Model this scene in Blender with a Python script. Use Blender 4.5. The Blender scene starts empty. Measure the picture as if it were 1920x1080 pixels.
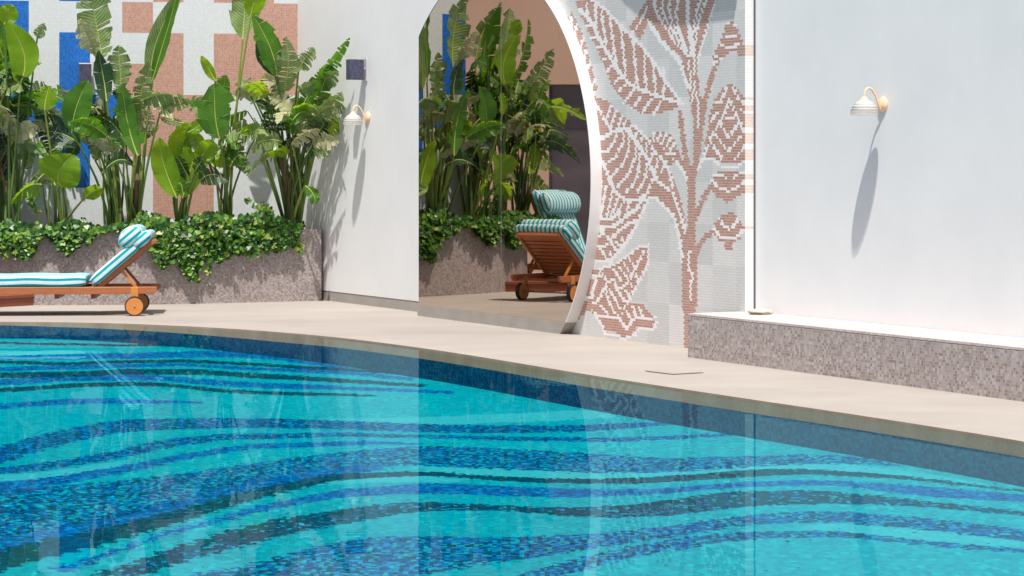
import bpy, bmesh, math, random
import numpy as np
from mathutils import Vector, Matrix
rnd = random.Random(7)
SC = bpy.context.scene
COL = SC.collection
PI = math.pi

# ------------------------------------------------------------------ camera, sky, sun, exposure
F, HOR, HC = 4600.0, 300.0, 1.6          # focal length and horizon row of the 1920 px wide photo, eye height
cam_d = bpy.data.cameras.new('camera')
cam = bpy.data.objects.new('camera', cam_d); COL.objects.link(cam)
cam.location = (0, 0, HC); cam.rotation_euler = (PI / 2, 0, 0)
cam_d.sensor_width = 36; cam_d.lens = F / 1920 * 36
cam_d.shift_y = -(540 - HOR) / 1920
cam_d.clip_start = 0.1; cam_d.clip_end = 1000
SC.camera = cam
SUN = Vector((-0.064, -0.425, 1.0)).normalized()
world = bpy.data.worlds.new('World'); SC.world = world; world.use_nodes = True
wn = world.node_tree.nodes; wl = world.node_tree.links
bg = wn['Background']; sky = wn.new('ShaderNodeTexSky'); sky.sky_type = 'NISHITA'; sky.sun_disc = False
sky.sun_elevation = math.asin(SUN.z); sky.sun_rotation = math.atan2(SUN.x, SUN.y)
sky.air_density = 1.0; sky.dust_density = 4.0; sky.ozone_density = 1.0
wl.new(sky.outputs[0], bg.inputs[0]); bg.inputs[1].default_value = 0.105
sd = bpy.data.lights.new('sun', 'SUN'); sd.energy = 5.0; sd.angle = math.radians(0.55); sd.color = (1, 0.965, 0.91)
so = bpy.data.objects.new('sun', sd); COL.objects.link(so)
so.rotation_euler = SUN.to_track_quat('Z', 'Y').to_euler(); so.location = (-5, -10, 30)
SC.view_settings.view_transform = 'Standard'; SC.view_settings.look = 'None'
SC.view_settings.exposure = 0.09; SC.view_settings.gamma = 1; SC.view_settings.use_curve_mapping = False
SC.cycles.max_bounces = 9; SC.cycles.transparent_max_bounces = 12
SC.cycles.caustics_reflective = False; SC.cycles.caustics_refractive = False

# ------------------------------------------------------------------ frames of reference
UN = math.hypot(2460, F)
U = Vector((2460 / UN, -F / UN, 0)); N = Vector((-F / UN, -2460 / UN, 0))     # long wall: direction, outward normal
def W(t, d, z): return U * t - N * d + Vector((0, 0, z))
def wt(px, d):
    s = (F / UN / d) * (px + 1500); return Vector(((px - 960) / s, F / s, 0)).dot(U)
def wz(px, py, d): return HC - (py - HOR) / ((F / UN / d) * (px + 1500))
def G(px, py, z=0.0):
    s = (py - HOR) / (HC - z); return Vector(((px - 960) / s, F / s, z))
def PT(px, py, D): return Vector(((px - 960) * D / F, D, HC - (py - HOR) * D / F))

# ------------------------------------------------------------------ object helpers
WM = {}
def tag(o, label=None, cat=None, group=None, kind=None):
    if label: o['label'] = label
    if cat: o['category'] = cat
    if group: o['group'] = group
    if kind: o['kind'] = kind
    return o
def thing(name, loc, label, cat, group=None, rz=0):
    o = bpy.data.objects.new(name, None); COL.objects.link(o)
    o.location = loc; o.rotation_euler = (0, 0, rz); o.empty_display_size = 0.2
    WM[o.name] = Matrix.Translation(Vector(loc)) @ Matrix.Rotation(rz, 4, 'Z')
    return tag(o, label, cat, group)
def obj(name, bm, mats, parent=None, smooth=False, local=False):
    me = bpy.data.meshes.new(name); 
    if isinstance(bm, bmesh.types.BMesh):
        bm.to_mesh(me); bm.free()
    else: me = bm; me.name = name
    o = bpy.data.objects.new(name, me); COL.objects.link(o)
    if not isinstance(mats, (list, tuple)): mats = [mats]
    for m in mats: me.materials.append(m)
    if smooth:
        for p in me.polygons: p.use_smooth = True
    if parent is not None:
        wm = WM[parent.name]
        if not local: me.transform(wm.inverted())
        o.parent = parent; WM[o.name] = wm
    else: WM[o.name] = Matrix.Identity(4)
    return o
def quad(bm, pts, mi=0, uvs=None):
    f = bm.faces.new([bm.verts.new(p) for p in pts]); f.material_index = mi
    if uvs is not None:
        L = bm.loops.layers.uv.verify()
        for l, u in zip(f.loops, uvs): l[L].uv = u
    return f
def box(bm, o, ax, ay, az, mi=0, bev=0.0):
    """box spanned from corner o by three vectors; uv in metres"""
    o, ax, ay, az = Vector(o), Vector(ax), Vector(ay), Vector(az)
    a, b, c = ax.length, ay.length, az.length
    P = lambda i, j, k: o + ax * i + ay * j + az * k
    fs = [((0,0,0),(1,0,0),(1,0,1),(0,0,1), a, c), ((1,1,0),(0,1,0),(0,1,1),(1,1,1), a, c),
          ((1,0,0),(1,1,0),(1,1,1),(1,0,1), b, c), ((0,1,0),(0,0,0),(0,0,1),(0,1,1), b, c),
          ((0,0,1),(1,0,1),(1,1,1),(0,1,1), a, b), ((0,1,0),(1,1,0),(1,0,0),(0,0,0), a, b)]
    vs = {}
    Lr = bm.loops.layers.uv.verify(); out = []
    for *q, w, h in fs:
        f = bm.faces.new([vs.setdefault(k, None) or vs.__setitem__(k, bm.verts.new(P(*k))) or vs[k] for k in q])
        f.material_index = mi
        for l, u in zip(f.loops, ((0,0),(w,0),(w,h),(0,h))): l[Lr].uv = u
        out.append(f)
    if bev > 0:
        es = list({e for f in out for e in f.edges})
        bmesh.ops.bevel(bm, geom=es, offset=bev, segments=2, affect='EDGES', profile=0.6)
    return out
def wbox(bm, t0, t1, d0, d1, z0, z1, mi=0, bev=0.0):     # d0 = front (near) distance, d1 = back
    return box(bm, W(t0, d0, z0), U * (t1 - t0), -N * (d1 - d0), (0, 0, z1 - z0), mi, bev)
def tube(bm, pts, rad, n=8, mi=0, cap=True):
    pts = [Vector(p) for p in pts]
    if not isinstance(rad, (list, tuple)): rad = [rad] * len(pts)
    rings = []; prev = None
    for i, p in enumerate(pts):
        d = (pts[min(i + 1, len(pts) - 1)] - pts[max(i - 1, 0)]).normalized()
        if prev is None: a = d.orthogonal().normalized()
        else: a = (prev - d * prev.dot(d)).normalized()
        prev = a; b = d.cross(a)
        rings.append([bm.verts.new(p + (a * math.cos(2*PI*k/n) + b * math.sin(2*PI*k/n)) * rad[i]) for k in range(n)])
    for r0, r1 in zip(rings, rings[1:]):
        for k in range(n):
            f = bm.faces.new((r0[k], r0[(k+1) % n], r1[(k+1) % n], r1[k])); f.material_index = mi; f.smooth = True
    if cap:
        for r in (rings[0][::-1], rings[-1]):
            f = bm.faces.new(r); f.material_index = mi
def lathe(bm, c, axis, prof, n=28, mi=0, flat=False):
    c = Vector(c); axis = Vector(axis).normalized(); a = axis.orthogonal().normalized(); b = axis.cross(a)
    rings = [[bm.verts.new(c + axis * h + (a * math.cos(2*PI*k/n) + b * math.sin(2*PI*k/n)) * max(r, 1e-4)) for k in range(n)] for r, h in prof]
    for r0, r1 in zip(rings, rings[1:]):
        for k in range(n):
            f = bm.faces.new((r0[k], r0[(k+1) % n], r1[(k+1) % n], r1[k])); f.material_index = mi; f.smooth = not flat
def spline(pts, n, closed=False):
    pts = [Vector(p) for p in pts]; m = len(pts); out = []
    for i in range(m if closed else m - 1):
        g = (lambda k: pts[k % m]) if closed else (lambda k: pts[max(0, min(m - 1, k))])
        p0, p1, p2, p3 = g(i-1), g(i), g(i+1), g(i+2)
        for k in range(n):
            t = k / n
            out.append(0.5 * ((2*p1) + (p2-p0)*t + (2*p0-5*p1+4*p2-p3)*t*t + (3*p1-p0-3*p2+p3)*t*t*t))
    if not closed: out.append(pts[-1])
    return out

# ------------------------------------------------------------------ materials
def mat(name, col=(0.5,0.5,0.5), rough=0.6, spec=0.5):
    m = bpy.data.materials.new(name); m.use_nodes = True
    b = m.node_tree.nodes['Principled BSDF']
    b.inputs['Base Color'].default_value = (*col, 1); b.inputs['Roughness'].default_value = rough
    b.inputs['Specular IOR Level'].default_value = spec
    return m
class NT:
    def __init__(s, m): s.m = m; s.n = m.node_tree.nodes; s.l = m.node_tree.links; s.b = s.n['Principled BSDF']
    def node(s, t, **kw):
        o = s.n.new(t)
        for k, v in kw.items(): setattr(o, k, v)
        return o
    def put(s, sock, v):
        if isinstance(v, bpy.types.NodeSocket): s.l.new(v, sock)
        else:
            try: sock.default_value = v
            except Exception: sock.default_value = (*v, 1)
    def math(s, op, a, b=0.0, c=0.0):
        o = s.node('ShaderNodeMath', operation=op); s.put(o.inputs[0], a); s.put(o.inputs[1], b)
        if op in ('MULTIPLY_ADD', 'SMOOTH_MIN'): s.put(o.inputs[2], c)
        return o.outputs[0]
    def vmath(s, op, a, b=(0,0,0)):
        o = s.node('ShaderNodeVectorMath', operation=op); s.put(o.inputs[0], a); s.put(o.inputs[1], b); return o.outputs[0]
    def mix(s, f, a, b, typ='MIX'):
        o = s.node('ShaderNodeMix', data_type='RGBA', blend_type=typ)
        s.put(o.inputs['Factor'], f); s.put(o.inputs[6], a); s.put(o.inputs[7], b); return o.outputs[2]
    def noise(s, vec, scale, detail=3, rough=0.5, dist=0.0):
        o = s.node('ShaderNodeTexNoise'); s.put(o.inputs['Vector'], vec); o.inputs['Scale'].default_value = scale
        o.inputs['Detail'].default_value = detail; o.inputs['Roughness'].default_value = rough; o.inputs['Distortion'].default_value = dist
        return o.outputs['Fac']
    def ramp(s, f, stops, interp='LINEAR'):
        o = s.node('ShaderNodeValToRGB'); s.put(o.inputs[0], f); r = o.color_ramp; r.interpolation = interp
        while len(r.elements) < len(stops): r.elements.new(0.5)
        for e, (p, c) in zip(r.elements, stops): e.position = p; e.color = (*c, 1) if len(c) == 3 else c
        return o.outputs[0]
    def obj(s): return s.node('ShaderNodeTexCoord').outputs['Object']
    def geo(s): return s.node('ShaderNodeNewGeometry').outputs['Position']
    def uv(s): return s.node('ShaderNodeTexCoord').outputs['UV']
    def bump(s, h, st, dist=0.01):
        o = s.node('ShaderNodeBump'); s.put(o.inputs['Height'], h); o.inputs['Strength'].default_value = st
        o.inputs['Distance'].default_value = dist; s.l.new(o.outputs[0], s.b.inputs['Normal'])
    def col(s, c): s.put(s.b.inputs['Base Color'], c)

def noisy(name, c1, c2, scale, rough=0.7, bump=0.0, bscale=None, stretch=(1,1,1), spec=0.4, detail=5):
    m = mat(name, c1, rough, spec); t = NT(m)
    v = t.vmath('MULTIPLY', t.geo(), stretch)
    t.col(t.ramp(t.noise(v, scale, detail, 0.6), [(0.3, c1), (0.7, c2)]))
    if bump: t.bump(t.noise(v, bscale or scale * 6, 3), bump)
    return m
def tiles(name, cols, size, grout, gw=0.12, rough=0.35, dirt=0.12, sx=1.0, row_shift=False, big=None, spec=0.4):
    """small glass/stone mosaic: each cell gets its own colour; uv in metres"""
    m = mat(name, cols[0], rough, spec); t = NT(m)
    sep = t.node('ShaderNodeSeparateXYZ'); t.put(sep.inputs[0], t.uv())
    v = t.math('DIVIDE', sep.outputs[1], size); vi = t.math('FLOOR', v)
    u = t.math('DIVIDE', sep.outputs[0], size * sx)
    if row_shift: u = t.math('ADD', u, t.math('MULTIPLY', vi, 0.5))
    ui = t.math('FLOOR', u)
    cx = t.node('ShaderNodeCombineXYZ'); t.put(cx.inputs[0], ui); t.put(cx.inputs[1], vi)
    wn_ = t.node('ShaderNodeTexWhiteNoise', noise_dimensions='2D'); t.put(wn_.inputs['Vector'], cx.outputs[0])
    n = len(cols); c = t.ramp(wn_.outputs['Value'], [(i / n, cc) for i, cc in enumerate(cols)], 'CONSTANT')
    c = t.mix(t.math('MULTIPLY', t.noise(t.geo(), 1.3, 5), dirt * 2), c, tuple(x * 0.55 for x in cols[0]))
    fu = t.math('ABSOLUTE', t.math('SUBTRACT', t.math('FRACT', u), 0.5)); fv = t.math('ABSOLUTE', t.math('SUBTRACT', t.math('FRACT', v), 0.5))
    g = t.math('GREATER_THAN', t.math('MAXIMUM', t.math('ADD', fu, gw / 2 - gw / 2 / sx) if sx != 1 else fu, fv), 0.5 - gw / 2)
    t.col(t.mix(g, c, grout)); t.put(t.b.inputs['Roughness'], t.math('MULTIPLY_ADD', g, 0.4, rough))
    if sx != 1: t.col(t.mix(t.math('MULTIPLY', t.math('GREATER_THAN', fv, 0.5 - gw / 2), 1.0), t.mix(t.math('MULTIPLY', g, 0.3), c, grout), grout))
    return m
def leafmat(name, c1, c2, trans, tcol, rough=0.38, vein=1.0):
    m = mat(name, c1, rough, 0.5); t = NT(m)
    sep = t.node('ShaderNodeSeparateXYZ'); t.put(sep.inputs[0], t.uv())
    w = t.math('SINE', t.math('MULTIPLY', t.math('ADD', sep.outputs[0], t.math('MULTIPLY', sep.outputs[1], -0.12)), 150.0))
    f = t.math('ADD', t.math('MULTIPLY', w, 0.22 * vein), t.noise(t.geo(), 9, 4))
    c = t.ramp(f, [(0.25, c1), (0.8, c2)]); t.col(c); t.bump(w, 0.25 * vein, 0.004)
    tr = t.node('ShaderNodeBsdfTranslucent'); t.put(tr.inputs[0], t.mix(0.5, c, tcol))
    mx = t.node('ShaderNodeMixShader'); mx.inputs[0].default_value = trans
    t.l.new(t.b.outputs[0], mx.inputs[1]); t.l.new(tr.outputs[0], mx.inputs[2])
    t.l.new(mx.outputs[0], t.n['Material Output'].inputs[0])
    return m

M = {}
M['plaster'] = noisy('white_plaster', (0.76,0.77,0.775), (0.82,0.825,0.825), 1.3, 0.85, 0.08, 120, spec=0.2)
M['deck'] = noisy('deck_stone', (0.33,0.29,0.26), (0.40,0.36,0.325), 0.8, 0.75, 0.06, 60, stretch=(0.8,1.3,1))
M['skirting'] = noisy('grey_skirting_stone', (0.33,0.31,0.28), (0.40,0.37,0.34), 4, 0.6, 0.05)
M['frame_white'] = mat('white_metal_frame', (0.80,0.79,0.79), 0.35)
M['coping'] = noisy('wet_coping_stone', (0.36,0.225,0.155), (0.46,0.30,0.21), 1.5, 0.9, stretch=(3,3,1), spec=0.0)
M['white_tile'] = tiles('white_mosaic', [(0.70,0.73,0.75),(0.74,0.765,0.775),(0.67,0.70,0.725)], 0.02, (0.58,0.60,0.62), 0.16, dirt=0.08)
M['blue_tile'] = tiles('blue_mosaic', [(0.005,0.13,0.56),(0.005,0.17,0.64),(0.002,0.10,0.46)], 0.02, (0.05,0.18,0.44), 0.14)
M['terra_tile'] = tiles('terracotta_mosaic', [(0.52,0.27,0.20),(0.58,0.31,0.23),(0.46,0.22,0.165)], 0.02, (0.55,0.40,0.34), 0.16)
pl = [(0.27,0.215,0.20),(0.33,0.275,0.265),(0.37,0.34,0.34),(0.25,0.20,0.185),(0.30,0.25,0.24),(0.43,0.40,0.39),(0.34,0.31,0.315),(0.19,0.145,0.135),(0.36,0.30,0.275)]
M['planter_tile'] = tiles('pink_grey_mosaic', [tuple(min(.6, c*1.28) for c in q) for q in pl], 0.022, (0.42,0.385,0.37), 0.14, dirt=0.2)
M['planter_tile_far'] = tiles('pink_grey_mosaic_small', [tuple(c*1.2 for c in q) for q in pl], 0.020, (0.30,0.265,0.25), 0.14, dirt=0.3)
M['ledge'] = noisy('pale_ledge_stone', (0.42,0.36,0.34), (0.64,0.57,0.55), 28, 0.9, 0.6, 45)
bk = dict(size=0.0225, gw=0.26, sx=2.0, row_shift=True, dirt=0.06, rough=0.4)
M['m_brown'] = tiles('brown_mural_tile', [(0.44,0.235,0.18),(0.49,0.27,0.215),(0.40,0.21,0.16)], grout=(0.62,0.45,0.39), **bk)
M['m_white'] = tiles('white_mural_tile', [(0.86,0.845,0.83),(0.89,0.88,0.87)], grout=(0.78,0.765,0.75), **bk)
M['m_side_lit'] = tiles('sunlit_brown_mural_tile', [(0.76,0.58,0.50),(0.79,0.62,0.54)], grout=(0.80,0.72,0.67), **bk)  # lighter copy of the brown tile, sunlight on the side face put into colour
M['m_g1'] = tiles('pale_grey_mural_tile', [(0.68,0.675,0.66),(0.71,0.705,0.69)], grout=(0.58,0.58,0.57), **bk)
M['m_g2'] = tiles('mid_grey_mural_tile', [(0.62,0.62,0.61),(0.65,0.65,0.64)], grout=(0.53,0.53,0.52), **bk)
M['m_g3'] = tiles('warm_grey_mural_tile', [(0.73,0.715,0.69),(0.76,0.745,0.72)], grout=(0.63,0.62,0.60), **bk)
M['metal_peach'] = mat('peach_lacquer_metal', (0.86,0.60,0.38), 0.35)
M['shade'] = mat('lamp_shade_enamel', (0.90,0.86,0.82), 0.4)
M['navy'] = noisy('navy_box', (0.035,0.035,0.07), (0.10,0.10,0.16), 30, 0.5)
M['metal_grey'] = mat('bracket_metal', (0.55,0.55,0.56), 0.4)
M['soil'] = noisy('soil', (0.03,0.02,0.012), (0.06,0.04,0.025), 12, 0.95, 0.4)
M['peach_wall'] = noisy('peach_plaster', (0.80,0.54,0.42), (0.86,0.60,0.47), 1, 0.85)
M['door_dark'] = noisy('dark_door_glass', (0.08,0.07,0.10), (0.19,0.17,0.20), 1.2, 0.3, stretch=(0.3,0.3,2))
M['tyre'] = mat('black_rubber', (0.02,0.02,0.022), 0.7)
M['joint'] = mat('dark_sealant', (0.09,0.10,0.11), 0.8)
M['bolt'] = mat('steel_bolt', (0.3,0.28,0.25), 0.3)
def wood(name, c1, c2):
    m = mat(name, c1, 0.42); t = NT(m); v = t.vmath('MULTIPLY', t.obj(), (3, 30, 30))
    t.col(t.ramp(t.noise(v, 2.2, 5, 0.6, 0.6), [(0.25, c1), (0.75, c2)])); t.bump(t.noise(v, 6, 3), 0.12, 0.003); return m
M['teak'] = wood('oiled_teak', (0.32,0.095,0.035), (0.46,0.16,0.06))
M['teak_light'] = wood('lighter_teak', (0.58,0.20,0.04), (0.66,0.26,0.06))
M['teak_dark'] = wood('dark_red_teak', (0.20,0.05,0.022), (0.28,0.08,0.035))
m = mat('striped_canvas', (0.8,0.8,0.8), 0.8, 0.2); t = NT(m)
sep = t.node('ShaderNodeSeparateXYZ'); t.put(sep.inputs[0], t.uv())
f = t.math('FRACT', t.math('DIVIDE', sep.outputs[1], 0.062)); g = t.math('LESS_THAN', t.math('ABSOLUTE', t.math('SUBTRACT', f, 0.5)), 0.225)
t.col(t.mix(g, (0.62,0.74,0.77,1), (0.0,0.35,0.42,1)))
t.bump(t.noise(t.obj(), 22, 3), 0.25, 0.02); M['canvas'] = m
M['leaf_bright'] = leafmat('leaf_bright', (0.14,0.28,0.008), (0.24,0.42,0.015), 0.55, (0.55,0.85,0.01))
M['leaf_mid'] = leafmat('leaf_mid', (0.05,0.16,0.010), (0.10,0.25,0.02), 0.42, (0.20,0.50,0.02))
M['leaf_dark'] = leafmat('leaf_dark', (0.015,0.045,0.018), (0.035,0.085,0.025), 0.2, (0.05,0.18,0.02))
M['leaf_olive'] = leafmat('leaf_olive', (0.10,0.18,0.04), (0.30,0.38,0.16), 0.28, (0.25,0.45,0.05), 0.32)
M['leaf_dry'] = leafmat('leaf_dry', (0.34,0.34,0.18), (0.55,0.53,0.34), 0.25, (0.5,0.5,0.2), 0.5)
M['rib'] = mat('leaf_midrib', (0.40,0.44,0.10), 0.4)
M['stalk'] = noisy('green_stalk', (0.05,0.12,0.025), (0.15,0.23,0.05), 5, 0.45, stretch=(1,1,0.3))
M['stalk_light'] = noisy('yellow_green_stalk', (0.16,0.24,0.03), (0.28,0.33,0.07), 5, 0.45, stretch=(1,1,0.3))
M['stalk_brown'] = noisy('brown_stalk', (0.09,0.05,0.03), (0.20,0.11,0.07), 8, 0.7, 0.3, stretch=(1,1,0.5))
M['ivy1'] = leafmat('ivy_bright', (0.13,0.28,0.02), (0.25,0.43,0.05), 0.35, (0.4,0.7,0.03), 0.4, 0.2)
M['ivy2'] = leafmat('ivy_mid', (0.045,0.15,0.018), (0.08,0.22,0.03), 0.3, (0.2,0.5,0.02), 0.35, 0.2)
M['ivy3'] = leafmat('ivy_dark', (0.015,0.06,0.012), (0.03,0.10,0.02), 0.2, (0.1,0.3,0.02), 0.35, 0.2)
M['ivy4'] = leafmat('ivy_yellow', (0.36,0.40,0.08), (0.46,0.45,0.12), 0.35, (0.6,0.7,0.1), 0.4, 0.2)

m = M['shade']; t = NT(m); tr = t.node('ShaderNodeBsdfTranslucent'); tr.inputs[0].default_value = (0.95,0.92,0.88,1)
mx = t.node('ShaderNodeMixShader'); mx.inputs[0].default_value = 0.3; t.l.new(t.b.outputs[0], mx.inputs[1]); t.l.new(tr.outputs[0], mx.inputs[2]); t.l.new(mx.outputs[0], t.n['Material Output'].inputs[0])
# mirror glass: silvered, slightly bronze
m = mat('bronze_mirror', (0.55,0.48,0.42), 0.012); NT(m).b.inputs['Metallic'].default_value = 1.0; M['mirror'] = m

# pool water: a clear sheet that mirrors weakly and lets light through
m = mat('pool_water'); t = NT(m)
tr = t.node('ShaderNodeBsdfTransparent'); tr.inputs[0].default_value = (0.90, 0.99, 1.0, 1)
gl = t.node('ShaderNodeBsdfGlossy'); gl.inputs['Roughness'].default_value = 0.01; gl.inputs[0].default_value = (0.50,0.93,0.97,1)
fr = t.node('ShaderNodeFresnel'); fr.inputs[0].default_value = 1.33
bp = t.node('ShaderNodeBump'); bp.inputs['Strength'].default_value = 1.0; bp.inputs['Distance'].default_value = 0.0008
v = t.vmath('MULTIPLY', t.geo(), (1.0, 1.0, 1.0))
big = t.noise(v, 0.35, 2); fine = t.noise(v, 6, 2, 0.5)
t.put(bp.inputs['Height'], t.math('MULTIPLY', fine, t.ramp(big, [(0.45, (0.15,)*3), (0.7, (1,)*3)])))
t.l.new(bp.outputs[0], gl.inputs['Normal'])
mx = t.node('ShaderNodeMixShader'); t.put(mx.inputs[0], t.math('MULTIPLY', fr.outputs[0], 0.17))
t.l.new(tr.outputs[0], mx.inputs[1]); t.l.new(gl.outputs[0], mx.inputs[2]); t.l.new(mx.outputs[0], t.n['Material Output'].inputs[0])
t.n.remove(t.b); M['water'] = m

# ------------------------------------------------------------------ pool, deck
edge_px = [(-220,603.8),(-60,603.2),(100,604),(233,606.7),(367,612.5),(500,621),(640,633.5),(787,652),(900,669),(1000,685.5),(1100,702),(1240,723.5),(1404,748),(1607,778),(1800,808),(1920,828),(2200,878)]
far_edge = [G(*p) for p in edge_px]
loop = spline(far_edge + [Vector(p) for p in ((5.2,9.5,0),(5.6,6.5,0),(3.5,4.6,0),(-1,4.2,0),(-6,4.6,0),(-10,7,0),(-11.5,13,0),(-11,20,0),(-9,23.4,0))], 8, True)
WZ = -0.012
def floor_z(X): return -0.165 - 0.095 * min(1, max(0, (X + 4.6) / 3.4))
cen = Vector((-2, 14, 0))
bm = bmesh.new(); n = len(loop)
rings = [[bm.verts.new(p) for p in loop]] + [[bm.verts.new(p + (p - cen).normalized() * r) for p in loop] for r in (3, 9, 30, 300)]
for r0, r1 in zip(rings, rings[1:]):
    for k in range(n): bm.faces.new((r0[k], r0[(k+1) % n], r1[(k+1) % n], r1[k]))
bmesh.ops.recalc_face_normals(bm, faces=bm.faces)
tag(obj('pool_deck', bm, M['deck']), kind='structure')
# stone lip and tiled wall of the basin
m = tiles('deep_blue_pool_tile', [(0.0,0.055,0.14),(0.0,0.075,0.17),(0.0,0.04,0.11),(0.0,0.095,0.19)], 0.025, (0.0,0.05,0.10), 0.1, dirt=0.05, rough=0.5, spec=0.0)
M['pool_wall'] = m
bm1, bm2 = bmesh.new(), bmesh.new(); acc = 0
for k in range(n):
    a, b = loop[k], loop[(k+1) % n]; L = (b - a).length
    def lip(p): return -0.032 - 0.06 * min(1, max(0, (p.x + 5.2) / 3.0))
    up = Vector((0,0,1))
    quad(bm1, [a + up*lip(a), b + up*lip(b), b, a], 0)
    for p, q in ((a, b),):
        quad(bm2, [a + up*(floor_z(a.x) - 0.03), b + up*(floor_z(b.x) - 0.03), b + up*lip(b), a + up*lip(a)], 0, [(acc, 0), (acc + L, 0), (acc + L, 0.25), (acc, 0.25)])
    acc += L
tag(obj('pool_lip', bm1, M['coping']), kind='structure'); tag(obj('pool_wall', bm2, M['pool_wall']), kind='structure')
bm = bmesh.new(); bm.faces.new([bm.verts.new(p + Vector((0,0,WZ))) for p in loop])
tag(obj('pool_water', bm, M['water']), kind='structure')

# pool floor: waves laid in mosaic.  Each band: kind, [(px, centre, half width)] drawn on the floor plan
bands = [
 ('T',0.9,[(0,643,1),(100,645,1),(200,647,1),(300,648,1),(400,650,.5)]),
 ('B',0.6,[(-50,672,2),(167,668,4),(267,667,4),(400,663,5),(500,666,5),(600,681,4),(660,690,2)]),
 ('T',0.9,[(-50,677,1.5),(0,678,2),(100,683,2),(233,678,2),(367,677,2),(500,685,2),(600,690,2),(760,700,2)]),
 ('B',0.7,[(-50,693,2),(0,692,3),(200,687,3),(333,683,2),(500,693,2),(633,697,3),(780,712,2)]),
 ('T',0.9,[(-50,703,4),(100,703,4),(233,697,4),(367,697,4),(500,706,3.5),(633,713,3),(800,724,2)]),
 ('B',0.7,[(-50,719,4),(0,717,5),(133,708,5),(300,708,4),(400,718,4),(500,723,4),(633,727,3),(850,736,2)]),
 ('T',0.8,[(-50,733,2),(0,732,3),(133,723,3),(233,719,3),(333,723,2.5),(433,735,2.5),(633,740,2),(700,742,.5)]),
 ('B',0.7,[(-50,766,4),(0,763,4),(100,753,4),(217,752,4),(300,753,2),(380,755,.5)]),
 ('M',0.85,[(-50,864,14),(0,853,14),(100,823,13),(200,802,11),(300,795,9),(467,793,7.5),(633,796,7),(787,803,6.5),(933,805,6),(1100,803,5),(1220,796,3.5),(1300,790,1)]),
 ('M',0.85,[(-50,885,5),(0,882,5),(100,873,5.5),(233,850,7),(300,833,7.5),(400,820,5),(633,815,3),(787,818,2),(933,822,3),(1100,825,3),(1233,822,3),(1359,815,2),(1420,812,.5)]),
 ('B',0.9,[(-50,920,9),(0,913,8),(100,903,7),(267,873,5.5),(367,852,4.5),(467,837,3.5),(633,832,3.5),(700,830,3),(790,832,.5)]),
 ('M',0.62,[(-50,975,42),(0,966,40),(109,952,36),(292,925,27),(437,894,17),(620,862,11),(787,854,16),(933,860,17),(1100,868,16),(1240,873,12),(1400,866,9),(1500,861,8),(1607,862,6),(1680,873,1)]),
 ('B',0.97,[(-50,1040,20),(60,1018,16),(128,999,12),(255,966,9),(365,937,8),(474,908,8),(638,882,8),(720,876,3)]),
 ('T',0.95,[(-50,1066,18),(55,1036,16),(182,1008,14),(292,980,11),(401,948,10),(510,919,8),(638,893,5),(787,888,3),(867,892,3),(933,897,3),(1067,903,3.5),(1233,900,4.5),(1404,887,5.5),(1526,884,4),(1689,895,2.5),(1920,921,1.2)]),
 ('B',0.75,[(100,1075,5),(164,1053,4),(292,1006,3.5),(401,977,3.5),(510,948,5),(638,926,6),(787,915,8),(933,920,8),(1067,925,7),(1233,922,4),(1404,907,4),(1567,905,4),(1730,921,8),(1920,935,6),(2000,938,5)]),
 ('D',0.7,[(180,1090,12),(237,1072,12),(328,1042,14),(437,1010,16),(547,984,14),(656,966,12),(782,949,8),(892,951,4.5),(1001,957,4.5),(1092,960,8),(1183,959,10),(1293,948,14),(1363,937,13),(1526,931,11),(1689,941,5.5),(1920,962,3),(2000,972,2)]),
 ('M',0.68,[(365,1110,30),(474,1093,32),(583,1063,32),(691,1052,40),(782,1042,33),(892,1035,23),(1103,1016,12),(1300,991,9),(1404,974,8),(1567,968,9),(1730,982,9),(1920,1004,10),(2000,1010,10)]),
 ('M',0.7,[(950,1100,12),(1037,1072,11),(1147,1042,10),(1293,1016,9),(1404,1003,6),(1567,1001,4.5),(1730,1018,3.5),(1920,1033,3.5)]),
]
pale = [[(1200,893,3),(1404,877,5),(1567,874,6),(1730,893,5),(1850,910,3)], [(1500,990,2),(1567,988,6),(1730,1003,8),(1920,1018,8)],
        [(600,788,2),(787,790,6),(1000,782,7),(1150,775,7)], [(787,880,4),(933,886,6),(1100,893,6),(1240,890,4)], [(0,668,5),(160,662,6),(200,664,2)],
        [(0,897,5),(100,890,5),(233,868,5)], [(600,905,4),(700,898,5),(787,897,5),(860,902,2)]]
rows_py = np.concatenate([np.arange(625, 1100, 1.6), np.arange(1110, 3000, 60)])
Xs = np.arange(-11.6, 5.8, 0.06)
Yr = F * (HC + 0.25) / (rows_py - HOR)
XX, YY = np.meshgrid(Xs, Yr)
ZZ = np.vectorize(floor_z)(XX)
PX = 960 + F * XX / YY; PY = HOR + F * (HC - ZZ) / YY
wob = 1.1 * np.sin(XX * 9 + YY * 3) + 0.8 * np.sin(XX * 23 - YY * 7)
cB = np.zeros_like(PX); cT = np.zeros_like(PX); cP = np.zeros_like(PX)
def band_mask(kps):
    k = np.array(kps, float); x = k[:, 0]
    def sm(col):
        s = np.zeros_like(PX); 
        for o_, w_ in ((-36, .2), (-18, .2), (0, .2), (18, .2), (36, .2)): s += w_ * np.interp(PX + o_, x, k[:, col])
        return s
    c, h = sm(1), sm(2); inside = (PX > x[0] - 1 if x[0] > 0 else PX > -1e9) & (PX < x[-1] + 1 if x[-1] < 1900 else PX < 1e9)
    return np.clip((h * 1.12 + 0.7 - np.abs(PY + wob * 0.35 - c)) / 1.2 + 0.5, 0, 1) * inside
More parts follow.
